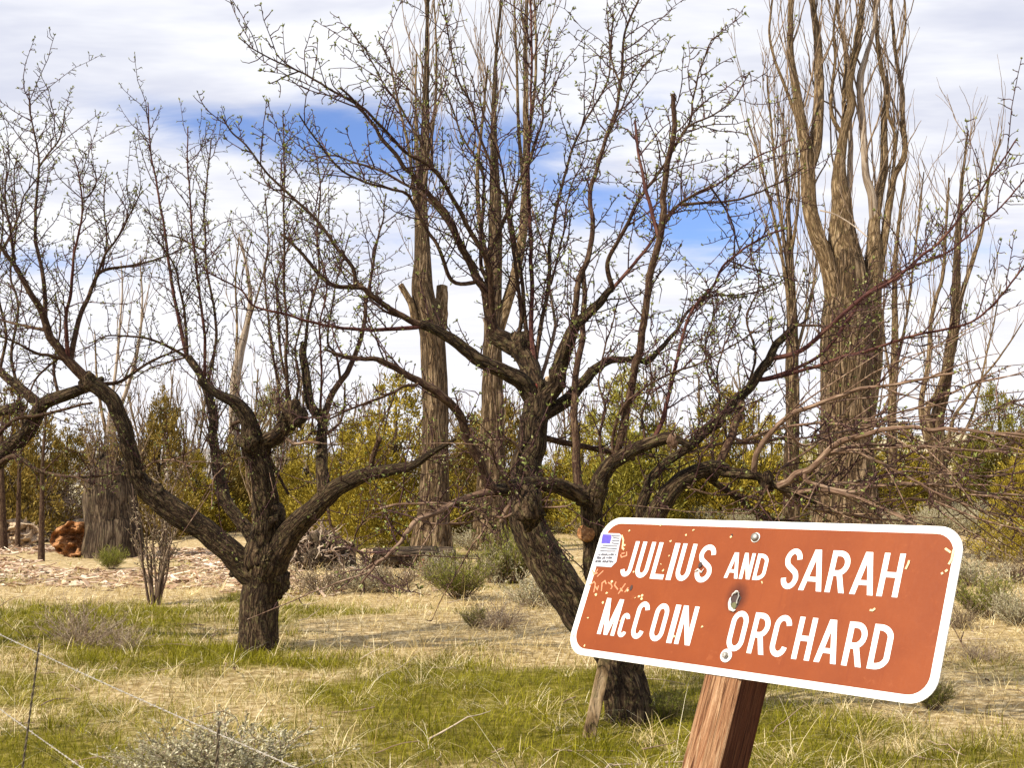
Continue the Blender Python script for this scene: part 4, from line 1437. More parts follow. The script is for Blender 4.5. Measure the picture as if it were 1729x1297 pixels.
GP = 'bare lombardy poplars'
pop = Poplar('poplar_tree', 'bare poplar with tall pale furrowed trunk, left of the middle apple tree', 'poplar', (728, 936), 30.0, GP)
pop.up([(728, 940), (730, 900), (733, 850), (735, 780), (735, 700), (733, 620), (729, 560), (715, 500), (713, 430), (711, 350), (714, 280), (718, 200), (720, 100), (722, 10), (722, -80)], 0, 0, 0, 'poplar_bark', 'trunk', base=True, lump=.10,
       ws=[76, 56, 48, 44, 42, 41, 39, 28, 22, 19, 14, 10, 7, 5, 3])
pop.up([(705, 548), (694, 512), (676, 480)], 16, 10, -.3)
pop.up([(736, 600), (744, 550), (746, 515), (745, 484)], 24, 19, .5, lump=.2)
pop.up([(716, 430), (700, 330), (690, 250), (672, 170), (657, 95)], 9, 3, -.6)
pop.up([(714, 300), (733, 200), (737, 100), (733, 0)], 7, 3, .6)
pop.up([(712, 320), (702, 220), (703, 90)], 7, 3, .3)
pop.shoots(.30, (2.0, 4.8), .020, .26, .5, 1.0, .55, (.5, 1.4), only=pop.paths[:1])
pop.shoots(.6, (1.4, 3.0), .015, .26, .1, 1.0, .6, (.4, 1.0), only=pop.paths[3:])
pop.shoots(.7, (.8, 1.8), .014, .6, .12, .5, .3, (.3, .7), only=pop.paths[:1])
pop.finish('poplar_twig')

pop = Poplar('poplar_tree', 'bare poplar just behind the middle apple trunk, splitting into two tall tops', 'poplar', (828, 928), 33.0, GP)
pop.up([(828, 932), (828, 880), (830, 800), (832, 700), (832, 600), (834, 500), (836, 420), (836, 330), (834, 250), (834, 170), (838, 90), (845, 0), (847, -60)], 0, 0, 0, 'poplar_bark', 'trunk', base=True, lump=.10,
       ws=[66, 52, 44, 36, 32, 29, 26, 22, 15, 9, 6, 4, 3])
pop.up([(834, 580), (868, 470), (884, 380), (888, 280), (888, 180), (887, 90), (890, 0), (892, -80)], 22, 4, .8)
pop.up([(834, 500), (814, 400), (806, 300), (815, 200), (824, 110)], 12, 3, -.6)
pop.up([(886, 330), (876, 220), (872, 100), (868, 0)], 8, 3, .5)
pop.up([(888, 260), (902, 160), (905, 60), (900, -30)], 7, 3, -.5)
pop.shoots(.34, (2.0, 4.6), .02, .24, .5, 1.0, .6, (.5, 1.4))
pop.shoots(.7, (.8, 1.8), .014, .6, .1, .5, .3, (.3, .7), only=pop.paths[:1])
pop.finish('poplar_twig')

big = Poplar('poplar_tree', 'the thickest bare poplar, its massive furrowed trunk crowned by many heavy upright stems', 'poplar', (1432, 880), 27.0, GP)
big.up([(1430, 900), (1430, 860), (1429, 800), (1428, 700), (1427, 620), (1429, 540), (1431, 470), (1427, 425), (1422, 390), (1421, 350)], 0, 0, 0, 'poplar_bark', 'trunk', base=True, lump=.09,
       ws=[128, 104, 90, 82, 80, 82, 80, 66, 46, 34])
big.up([(1420, 560), (1410, 500), (1398, 447), (1377, 392), (1367, 347), (1364, 295), (1360, 253), (1355, 225), (1346, 166), (1337, 104), (1334, 35), (1339, -20), (1340, -80)], 0, 0, -.5, ws=[40, 36, 30, 27, 25, 24, 22, 17, 14, 11, 10, 8, 6])
big.up([(1362, 290), (1372, 262), (1379, 225), (1382, 156), (1382, 87), (1377, 45), (1372, 0), (1374, -70)], 0, 0, .4, ws=[24, 22, 19, 17, 15, 11, 9, 6])
big.up([(1349, 208), (1323, 139), (1306, 94), (1299, 52), (1303, 10), (1310, -40)], 7, 3, .3)
big.up([(1428, 440), (1421, 400), (1421, 347), (1417, 302), (1424, 229), (1438, 173), (1434, 139), (1448, 69), (1455, 17), (1462, -50)], 0, 0, -.4, ws=[52, 42, 31, 20, 15, 14, 13, 13, 9, 6])
big.up([(1424, 229), (1407, 201), (1403, 166), (1410, 104), (1408, 50), (1414, -20)], 8, 3, -.3)
big.up([(1426, 225), (1425, 156), (1427, 87), (1414, 21), (1412, -40)], 8, 4, .4)
big.up([(1424, 360), (1434, 312), (1436, 243), (1433, 160), (1428, 60)], 13, 4, .5, 'poplar_pale')
big.up([(1460, 520), (1474, 447), (1476, 381), (1483, 329), (1493, 277), (1492, 208), (1497, 156), (1486, 104), (1480, 52), (1476, -20)], 0, 0, .4, ws=[42, 36, 26, 18, 14, 12, 9, 8, 7, 5])
big.up([(1476, 370), (1472, 329), (1462, 295), (1459, 243), (1455, 191), (1452, 139), (1462, 97), (1476, 45), (1484, -20)], 0, 0, -.4, 'poplar_pale', ws=[16, 14, 12, 12, 12, 12, 8, 6, 4])
big.up([(1480, 470), (1493, 402), (1504, 329), (1511, 295), (1528, 257), (1525, 208), (1523, 156), (1514, 104), (1507, 35), (1504, -40)], 0, 0, .6, ws=[20, 15, 13, 11, 10, 8, 7, 6, 5, 4])
big.up([(1514, 90), (1528, 52), (1528, 10), (1522, -30)], 5, 3)
big.up([(1504, 320), (1512, 236), (1500, 194), (1497, 160)], 6, 5, -.2)
big.up([(1452, 790), (1470, 690), (1481, 590), (1479, 520), (1480, 450)], 20, 20, .9)
big.up([(1385, 355), (1410, 362), (1440, 380), (1465, 400)], 3, 2, -1.2, 'poplar_pale', Ystart=25.6)
big.shoots(.55, (1.6, 3.8), .028, .22, .2, 1.0, .5, (.5, 1.3), only=big.paths[1:])
big.shoots(.035, (.5, 1.7), .018, .9, .12, .85, .22, (.2, .7), only=big.paths[:1])
big.finish('poplar_twig')

pop = Poplar('poplar_tree', 'slender bare poplar standing just left of the thickest poplar', 'poplar', (1335, 872), 38.0, GP)
pop.up([(1336, 876), (1336, 780), (1338, 700), (1338, 600), (1336, 500), (1333, 420), (1330, 330), (1325, 250), (1322, 190)], 28, 3, 0, 'poplar_bark', 'trunk', base=True, ws=[30, 25, 23, 22, 18, 13, 8, 5, 3])
pop.up([(1337, 560), (1320, 430), (1290, 300), (1262, 200)], 8, 3, -.5)
pop.up([(1335, 480), (1316, 350), (1302, 210), (1295, 128)], 8, 3, .5)
pop.up([(1338, 620), (1370, 500), (1380, 420)], 7, 3, .5)
pop.up([(1334, 440), (1348, 340), (1345, 250)], 7, 3, -.4)
pop.shoots(.42, (2.0, 5.5), .022, .30, .28, 1.0, .6, (.6, 1.6))
pop.finish('poplar_twig')

pop = Poplar('poplar_tree', 'bare many-stemmed poplar fanning out right of the thickest poplar', 'poplar', (1592, 868), 40.0, GP)
pop.up([(1590, 872), (1584, 790), (1583, 708), (1594, 658), (1603, 597), (1612, 547), (1614, 477), (1619, 380), (1625, 300), (1635, 220)], 0, 0, 0, 'poplar_bark', 'trunk', base=True, ws=[40, 30, 24, 20, 18, 15, 12, 8, 5, 3])
pop.up([(1588, 800), (1556, 700), (1567, 616), (1572, 547), (1580, 505), (1592, 463), (1598, 380), (1602, 300)], 13, 3, .5)
pop.up([(1586, 770), (1566, 700), (1583, 663), (1603, 600)], 14, 8, -.4)
pop.up([(1608, 590), (1622, 505), (1644, 435), (1658, 388), (1670, 300), (1690, 235)], 11, 3, .6)
pop.up([(1590, 800), (1608, 713), (1628, 680), (1650, 649), (1690, 600), (1725, 547)], 8, 2, -.4)
pop.up([(1600, 780), (1639, 708), (1653, 658), (1667, 591), (1678, 547), (1690, 480)], 6, 2, .6)
pop.shoots(.55, (1.6, 4.2), .02, .30, .30, 1.0, .6, (.6, 1.5))
pop.finish('poplar_twig')

pop = Poplar('poplar_tree', 'small bare poplar between the thickest poplar and the many-stemmed one', 'poplar', (1505, 870), 43.0, GP)
pop.up([(1506, 874), (1506, 780), (1506, 697), (1510, 616), (1511, 547), (1511, 463), (1517, 380), (1532, 275)], 0, 0, 0, 'poplar_stem', 'trunk', base=True, ws=[22, 17, 15, 14, 10, 8, 5, 3])
pop.up([(1508, 640), (1530, 540), (1545, 420), (1560, 290)], 6, 2, .4)
pop.up([(1508, 660), (1492, 560), (1495, 450)], 6, 2, -.4)
pop.shoots(.5, (2.0, 5.0), .018, .30, .25, 1.0, .8, (.6, 1.6))
pop.finish('poplar_twig')

pop = Poplar('poplar_tree', 'distant pale poplar seen through the top of the left apple tree', 'poplar', (393, 872), 48.0, GP)
pop.up([(392, 876), (395, 760), (396, 660), (405, 600), (413, 565), (422, 515), (421, 480), (412, 430), (405, 400)], 0, 0, 0, 'poplar_pale', 'trunk', base=True, ws=[32, 26, 20, 17, 16, 13, 9, 5, 3])
pop.up([(396, 650), (400, 560), (398, 470), (404, 395)], 6, 2, .6)
pop.up([(413, 565), (440, 480), (455, 420)], 5, 2, -.6)
pop.shoots(.8, (1.6, 3.4), .02, .26, .35, 1.0, .8, (.6, 1.4))
pop.finish('poplar_twig')

pop = Poplar('poplar_tree', 'broken old poplar, its thick grey trunk behind the left limb of the left apple', 'poplar', (190, 930), 29.0, GP)
pop.up([(191, 936), (191, 892), (189, 840), (188, 815), (186, 790), (180, 765)], 0, 0, 0, 'dead_trunk', 'trunk', base=True, lump=.16, ws=[100, 92, 88, 84, 72, 30])
lfm = MB()
pop.up([(182, 730), (198, 600), (206, 500), (204, 440)], 8, 2, .5, 'poplar_pale')
pop.up([(186, 730), (226, 620), (240, 520), (236, 430)], 9, 2, -.5, 'poplar_pale')
pop.up([(180, 735), (165, 650), (160, 560)], 7, 2, .6)
pop.shoots(.8, (1.2, 2.6), .016, .30, .25, 1.0, .8, (.5, 1.2), only=pop.paths[1:])
pop_n = pop.tw.nv
pop.shoots(.022, (.8, 2.4), .017, .7, .45, 1, .22, (.3, .8), only=pop.paths[:1])
pv = np.concatenate(pop.tw.v)[pop_n:]
pv = pv[R.random(len(pv)) < .22]
leaves(lfm, pv + R.normal(size=pv.shape) * .05, unit_rows(rand_unit(len(pv)) + np.array([0, 0, .4])), R.uniform(.05, .13, len(pv)), R.uniform(.015, .04, len(pv)))
tag(lfm.build('leaf_clumps', M['juniper_brown'], pop.root, smooth=False), kind='stuff')
pop.finish('poplar_twig')

for (bx_, by_, tx_, ty_, w_, Y_, lb) in ((6, 915, 2, 760, 14, 31, 'dark bare sapling trunk at the far left behind the white split log'),
                                         (30, 912, 34, 770, 9, 32, 'thin bare sapling behind the white split log, right of a darker one'),
                                         (70, 930, 72, 780, 11, 27, 'dark thin bare sapling between the white split log and the orange rotten log')):
    sp_ = Poplar('bare_sapling', lb, 'sapling', (bx_, by_), Y_, 'bare saplings at the left')
    sp_.up([(bx_, by_ + 4), ((bx_ * .6 + tx_ * .4), by_ - 60), (tx_, ty_), (tx_ + 6, ty_ - 90)], w_, 3, 0, 'apple_limb', 'trunk', base=True)
    sp_.shoots(.35, (.6, 1.5), .012, .6, .3, 1.0, .35, (.2, .6))
    sp_.finish('dead_trunk')

# thicket of thin bare saplings filling the back of the orchard between the junipers
Rs = np.random.default_rng(31)
for i, px in enumerate(np.concatenate([np.linspace(225, 620, 11), np.linspace(770, 1240, 9)])):
    px += Rs.uniform(-16, 16)
    Yq = Rs.uniform(38, 46) if px < 470 else Rs.uniform(45, 50)
    by = CYP + FPX * (EYE / Yq + math.tan(PITCH)) - 2
    top = Rs.uniform(610, 700)
    sp_ = Poplar('bare_sapling', 'thin bare sapling in the tan thicket between the junipers behind the apple trees', 'sapling', (px, by), Yq, 'thicket saplings behind the orchard')
    sp_.up([(px, by), (px + Rs.uniform(-8, 8), by - 80), (px + Rs.uniform(-14, 14), (by + top) / 2), (px + Rs.uniform(-22, 22), top)], 6, 2.5, 0, 'poplar_stem', 'trunk', base=True)
    for k in range(3):
        x0 = px + Rs.uniform(-6, 6)
        sp_.up([(x0, by - Rs.uniform(10, 60)), (x0 + Rs.uniform(-25, 25), by - 130), (x0 + Rs.uniform(-45, 45), top + Rs.uniform(0, 60))], 4, 2, Rs.uniform(-.6, .6), 'poplar_stem')
    sp_.shoots(.28, (.7, 1.9), .014, .5, .1, 1.0, .3, (.25, .7))
    sp_.finish('poplar_twig')
# ---------------------------------------------------------------- junipers
def juniper_mesh(seed, mat, slim=1.0, shag=1.0, lobes=((0, 0, 1, 1),)):
    """crown of unit height and about 0.42 half width made of many small upswept sprays"""
    global R
    keep, R = R, np.random.default_rng(seed)
    mb = MB()
    nc_ = 460
    which = R.integers(0, len(lobes), nc_)
    lb_ = np.array(lobes)[which]                       # x, y, height, width of each leader
    zz = R.beta(1.1, 1.5, nc_) * .96 + .02
    a = R.uniform(0, 2 * math.pi, nc_)
    lob = .55 + .90 * vnoise(np.stack([np.cos(a) * 1.9 + seed + which * 5, np.sin(a) * 1.9, zz * 5.5], -1))
    prof = (1 - zz) ** .60 * (.32 + .12 * np.minimum(zz * 6, 1)) * lob * slim * lb_[:, 3]
    rr = prof * np.sqrt(R.uniform(.12, 1, nc_))
    z = zz * lb_[:, 2]
    cen = np.stack([np.cos(a) * rr + lb_[:, 0], np.sin(a) * rr + lb_[:, 1], z], -1)
    # a few leading tips that break the outline
    nt_ = 16
    ta = R.uniform(0, 2 * math.pi, nt_)
    tz = R.uniform(.55, 1.0, nt_)
    tr_ = (1 - tz) * .34 * slim + .01
    cen = np.vstack([cen, np.stack([np.cos(ta) * tr_, np.sin(ta) * tr_, tz + .03], -1)])
    tone_ = R.uniform(0, 1, len(cen))
    for c, t in zip(cen, tone_):
        k = int(R.integers(40, 66))
        sz = R.uniform(.030, .062) * (1.15 - .5 * c[2])
        off = rand_unit(k) * (R.random(k) ** .5)[:, None] * sz * np.array([1, 1, 1.35])
        d = np.tile(np.array([c[0], c[1], .25]), (k, 1)) * 1.3 + rand_unit(k) * .55 + off / sz * .5
        d[:, 2] += .38
        d = unit_rows(d)
        leaves(mb, c + off, d, R.uniform(.014, .036, k) * shag, R.uniform(.005, .011, k) * shag, np.clip(.5 * t + R.uniform(0, .5, k), 0, 1), .15)
    me = mb.mesh('juniper_crown', mat, False)
    mb = MB()
    mb.tube([(0, 0, -.06), (.004, 0, .1), (-.006, .004, .35), (0, .002, .7), (0, 0, .92)], [.036, .028, .020, .010, .003], 9, True, .15)
    for i in range(16):
        z0 = R.uniform(.06, .75)
        an = R.uniform(0, 2 * math.pi)
        L = (1 - z0) * .28 * slim
        mb.tube([(0, 0, z0), (math.cos(an) * L * .5, math.sin(an) * L * .5, z0 + .03), (math.cos(an) * L, math.sin(an) * L, z0 + .09)], [.010 * (1 - z0) + .002, .005, .002], 5)
    tm = mb.mesh('juniper_trunk', M['dead_trunk'])
    R = keep
    return me, tm


JP = {'gold': juniper_mesh(11, M['juniper'], 1, 1.0, ((0, 0, 1, .9), (.2, .1, .72, .7), (-.22, -.05, .62, .7))),
      'gold2': juniper_mesh(12, M['juniper'], .95, 1.1, ((-.1, 0, 1, .7), (.16, .08, .86, .75), (.02, -.2, .66, .8), (-.26, .1, .5, .6))),
      'green': juniper_mesh(13, M['juniper_green'], .95, 1, ((0, 0, 1, 1), (.16, -.1, .6, .6))),
      'brown': juniper_mesh(14, M['juniper_brown'], 1.0, 1.1, ((.05, 0, 1, .75), (-.2, .05, .8, .7), (.25, -.1, .55, .6))),
      'brown2': juniper_mesh(15, M['juniper_brown'], .9, 1, ((-.08, 0, 1, .8), (.2, .1, .7, .7)))}
JL = [(20, 655, 78, 38, 'brown', 'brownish juniper at the left edge behind the white split log'),
      (112, 720, 72, 41, 'brown2', 'brownish juniper just left of the broken grey trunk'),
      (205, 742, 60, 44, 'brown', 'brownish juniper directly behind the broken grey trunk'),
      (268, 668, 66, 39, 'brown2', 'tall dull juniper between broken trunk and left apple tree'),
      (332, 765, 58, 43, 'gold2', 'low juniper behind the left apple tree, left of its trunk'),
      (388, 745, 52, 45, 'brown', 'small brownish juniper at the foot of the distant pale poplar'),
      (455, 655, 58, 46, 'green', 'pointed juniper rising directly behind the left apple trunk'),
      (520, 722, 58, 44, 'gold', 'golden juniper behind the right limb of the left apple tree'),
      (590, 712, 78, 41, 'gold2', 'broad golden juniper left of the large dense one'),
      (668, 640, 100, 36, 'gold', 'large dense golden juniper left of the tall pale poplar trunk'),
      (775, 718, 66, 40, 'brown2', 'dull juniper between the two poplar trunks'),
      (838, 655, 78, 43, 'brown', 'brownish juniper behind the middle apple trunk'),
      (900, 738, 56, 45, 'gold2', 'low juniper just right of the middle apple trunk'),
      (982, 722, 72, 43, 'gold', 'golden juniper left of the tallest one right of the middle apple'),
      (1060, 628, 98, 41, 'green', 'tall yellow-green juniper right of the middle apple trunk'),
      (1142, 722, 72, 44, 'gold2', 'golden juniper behind the sprawling right limbs of the middle apple'),
      (1226, 660, 84, 42, 'gold2', 'broad juniper left of the slender poplar beside the thickest one'),
      (1304, 708, 62, 46, 'gold', 'juniper at the foot of the slender poplar'),
      (1375, 735, 62, 44, 'green', 'juniper against the left flank of the thickest poplar'),
      (1462, 748, 72, 43, 'gold2', 'juniper against the right flank of the thickest poplar'),
      (1522, 718, 60, 46, 'gold2', 'pointed juniper below the small poplar on the right'),
      (1588, 730, 62, 48, 'brown2', 'dull juniper at the foot of the many-stemmed poplar'),
      (1690, 648, 64, 45, 'green', 'green conical juniper standing against the sky near the right edge'),
      (1745, 725, 62, 27, 'gold', 'near golden juniper cut off by the right edge'),
      (1648, 742, 34, 66, 'brown', 'small far juniper on the rise between two larger ones'),
      (1800, 660, 90, 44, 'brown2', 'juniper beyond the right edge'), (-90, 650, 90, 40, 'brown2', 'juniper beyond the left edge')]
for (px, top, hw, Y, kind, lb) in JL:
    g = P(px, 800, Y)
    g[2] = float(H(g[0], g[1]))
    ht = P(px, top - 4, Y)[2] - g[2]
    o = empty('juniper_tree', g, lb, 'juniper', 'junipers along the back of the orchard')
    o.rotation_euler = (0, 0, R.uniform(0, 6.28))
    s_ = 1.24 * hw / FPX * Y / .40
    o.scale = (s_, s_, ht)
    for nm, me in (('crown', JP[kind][0]), ('trunk', JP[kind][1])):
        c = bpy.data.objects.new(nm, me)
        COL.objects.link(c)
        c.parent = o


# ---------------------------------------------------------------- shrubs
def shrub_meshes(seed, leaf_mat, stem_mat, n_stem=46, leaf_n=1500, L=(.022, .05), wid=.35, spread=1.0, upness=.55, crook=.16, stem_r=.006):
    """a bush about 1 m wide and 0.8 m tall"""
    global R
    keep, R = R, np.random.default_rng(seed)
    a = R.uniform(0, 2 * math.pi, n_stem)
    base = np.stack([np.cos(a), np.sin(a), np.zeros(n_stem)], -1) * R.uniform(0, .10, n_stem)[:, None]
    base[:, 2] = -.04
    tilt = R.uniform(.05, 1.0, n_stem) * spread
    d = unit_rows(np.stack([np.cos(a) * tilt, np.sin(a) * tilt, np.full(n_stem, upness)], -1))
    st_ = grow(base, d, R.uniform(.45, .95, n_stem), 8, crook, .06)
    mb = MB()
    many_tubes(mb, st_, stem_r, stem_r * .3, 4)
    lf = MB()
    for q in st_:
        p2, t2, f2 = along(q, .055, .25, 1.0)
        d2 = unit_rows(t2 * .8 + rand_unit(len(p2)) * .8 + np.array([0, 0, .3]))
        s2 = grow(p2, d2, R.uniform(.06, .20, len(p2)), 4, .25, .05)
        many_tubes(mb, s2, stem_r * .45, stem_r * .25, 3)
        if leaf_n:
            k = max(1, leaf_n // n_stem // max(1, len(p2)))
            for w_ in s2:
                f = R.random(k)
                pos = w_[0] + (w_[-1] - w_[0]) * f[:, None]
                dd = unit_rows(rand_unit(k) * .7 + unit(w_[-1] - w_[0]) + np.array([0, 0, .25]))
                ll = R.uniform(*L, k)
                leaves(lf, pos, dd, ll, ll * wid)
    sm = mb.mesh('shrub_stems', M[stem_mat])
    lm = lf.mesh('shrub_leaves', M[leaf_mat], False) if lf.nv else None
    R = keep
    return sm, lm


SP = {'sage': shrub_meshes(21, 'sage_leaf', 'dead_twig', 80, 12000), 'sage2': shrub_meshes(22, 'sage_leaf', 'dead_twig', 70, 10000, spread=1.3),
      'dead': shrub_meshes(23, 'brown_leaf', 'dead_twig', 80, 900, spread=1.2, crook=.24), 'dry': shrub_meshes(24, 'brown_leaf', 'brush_stem', 60, 2600, spread=1.1),
      'rabbit': shrub_meshes(25, 'green_leaf', 'brush_stem', 80, 5200, L=(.04, .10), wid=.12, upness=.8, crook=.08),
      'tuft': shrub_meshes(26, 'green_leaf', 'brush_stem', 110, 4000, L=(.10, .22), wid=.06, upness=.7, crook=.06, stem_r=.003)}


def shrub(px, py, wpx, hpx, kind, name, label, cat, group=None):
    g = G(px, py)
    o = empty(name, g, label, cat, group)
    o.rotation_euler = (0, 0, R.uniform(0, 6.28))
    w_ = wpx / FPX * g[1] / 1.05
    o.scale = (w_, w_, hpx / FPX * g[1] / .82)
    for nm, me in zip(('stems', 'leaves'), SP[kind]):
        if me:
            c = bpy.data.objects.new(nm, me)
            COL.objects.link(c)
            c.parent = o
    return o


GS = 'low sagebrush and dry shrubs around the orchard'
for args in ((385, 1325, 270, 100, 'sage', 'sagebrush', 'large pale sagebrush at the bottom edge under the wire', 'sagebrush', GS),
             (262, 1312, 150, 62, 'sage2', 'sagebrush', 'low pale sagebrush at the bottom edge, left of the larger one', 'sagebrush', GS),
             (138, 1092, 120, 88, 'dead', 'dry_shrub', 'dry grey twiggy shrub in the green grass at left', 'shrub', GS),
             (205, 1100, 80, 50, 'dead', 'dry_shrub', 'smaller dry tuft beside the grey twiggy shrub at left', 'shrub', GS),
             (188, 962, 46, 34, 'tuft', 'grass_tuft', 'round bright green tuft in front of the broken trunk', 'tuft'),
             (545, 1005, 120, 64, 'dry', 'dry_shrub', 'brownish dry shrub in front of the cut stump', 'shrub', GS),
             (612, 1000, 90, 50, 'sage2', 'sagebrush', 'greyish sagebrush right of the dry shrub by the stump', 'sagebrush', GS),
             (668, 1002, 110, 62, 'dry', 'dry_shrub', 'dark brown dry shrub left of the pale poplar foot', 'shrub', GS),
             (742, 990, 70, 55, 'sage', 'sagebrush', 'grey sagebrush directly under the tall pale poplar', 'sagebrush', GS),
             (775, 1012, 120, 75, 'rabbit', 'green_shrub', 'dull green shrub right of the pale poplar foot', 'shrub', GS),
             (868, 985, 110, 90, 'rabbit', 'green_shrub', 'tall green shrub against the leaning middle apple trunk', 'shrub', GS),
             (838, 985, 80, 62, 'sage', 'sagebrush', 'silvery sagebrush between the two green shrubs', 'sagebrush', GS),
             (905, 1025, 110, 62, 'sage2', 'sagebrush', 'pale sagebrush touching the leaning middle apple trunk', 'sagebrush', GS),
             (843, 1062, 108, 54, 'dead', 'dry_shrub', 'grey brown shrub on the straw left of the middle apple trunk', 'shrub', GS),
             (800, 1060, 50, 34, 'rabbit', 'green_shrub', 'little green clump left of the grey brown shrub', 'shrub', GS),
             (800, 930, 80, 46, 'sage2', 'sagebrush', 'pale sagebrush between the two poplar feet', 'sagebrush', GS),
             (1662, 1045, 112, 66, 'rabbit', 'green_shrub', 'bright yellow-green shrub right of the sign', 'shrub', GS),
             (1715, 1056, 80, 56, 'sage', 'sagebrush', 'silver sagebrush at the right edge beside the yellow-green shrub', 'sagebrush', GS),
             (1622, 1062, 70, 50, 'dry', 'dry_shrub', 'dark dry shrub between the sign edge and yellow-green shrub', 'shrub', GS),
             (1655, 1118, 70, 40, 'dead', 'dry_shrub', 'grey dry shrub below the yellow-green shrub', 'shrub', GS),
             (1640, 990, 100, 56, 'sage2', 'sagebrush', 'sagebrush just above the yellow-green shrub', 'sagebrush', GS),
             (1712, 985, 90, 60, 'dry', 'dry_shrub', 'brown dry shrub at the right edge above the silver sagebrush', 'shrub', GS),
             (1575, 1200, 70, 50, 'rabbit', 'green_shrub', 'small green clump under the lower right sign corner', 'shrub', GS),
             (1125, 1215, 80, 46, 'rabbit', 'green_shrub', 'green clump at the foot of the middle apple trunk', 'shrub', GS),
             (1010, 935, 90, 60, 'dry', 'dry_shrub', 'dry shrub behind the top left sign corner', 'shrub', GS)):
    shrub(*args)
GH = 'sagebrush scattered over the slope at right'
LH = 'one of many pale sagebrush clumps dotting the slope behind and right of the sign'
Rk = np.random.default_rng(5)
for i in range(78):
    px = Rk.uniform(930, 1760)
    py = Rk.uniform(846, 965) if px > 1560 else Rk.uniform(848, 905)
    g = G(px, py)
    wm = Rk.uniform(.8, 1.7)
    shrub(px, py, wm * FPX / g[1], wm * Rk.uniform(.45, .7) * FPX / g[1], Rk.choice(['sage', 'sage2', 'sage', 'dry']), 'sagebrush', LH, 'sagebrush', GH)

# young reddish sapling shrub in front of the left limb
g = G(262, 1022)
o = empty('sapling_shrub', g, 'upright reddish brown leafing shrub under the left limb of the left apple tree', 'shrub')
mb, lf = MB(), MB()
n = 15
a = R.uniform(0, 6.28, n)
base = np.stack([np.cos(a) * .07, np.sin(a) * .07, np.full(n, -.05)], -1) * R.uniform(.3, 1, n)[:, None] + g
d = unit_rows(np.stack([np.cos(a) * R.uniform(.05, .32, n), np.sin(a) * R.uniform(.05, .32, n), np.ones(n)], -1))
stm = grow(base, d, R.uniform(.9, 1.75, n) * .145 / 2000 * 2000 * g[1] / 16.6 * 8.2, 12, .07, .05)
many_tubes(mb, stm, .022, .005, 5)
for q in stm:
    p2, t2, f2 = along(q, .07, .30, 1)
    d2 = unit_rows(t2 + rand_unit(len(p2)) * .8)
    s2 = grow(p2, d2, R.uniform(.10, .36, len(p2)), 5, .2, .06)
    many_tubes(mb, s2, .007, .004, 3)
    for w_ in s2:
        k = 5
        leaves(lf, w_[R.integers(1, 5, k)], unit_rows(rand_unit(k) + np.array([0, 0, .4])), R.uniform(.03, .06, k), R.uniform(.014, .026, k))
mb.build('stems', M['brush_stem'], o)
lf.build('leaves', M['brown_leaf'], o, smooth=False)

# pile of dead branches behind the orange log
g = G(105, 915)
mb = MB()
n = 520
pos = np.stack([R.normal(0, .62, n), R.normal(0, .5, n), R.uniform(0, 1, n) ** 1.3 * 1.75], -1)
pos[:, :2] *= (1.05 - .40 * pos[:, 2:3] / 1.8)
d = rand_unit(n)
d[:, 2] *= .5
many_tubes(mb, grow(pos + g, unit_rows(d), R.uniform(.5, 1.5, n), 8, .22, -.08), R.uniform(.008, .02, n), .005, 4)
o = empty('brush_pile', g, 'heap of tangled pale dead branches beside the broken grey trunk', 'brush pile')
tag(mb.build('sticks', M['dead_twig'], o), kind='stuff')


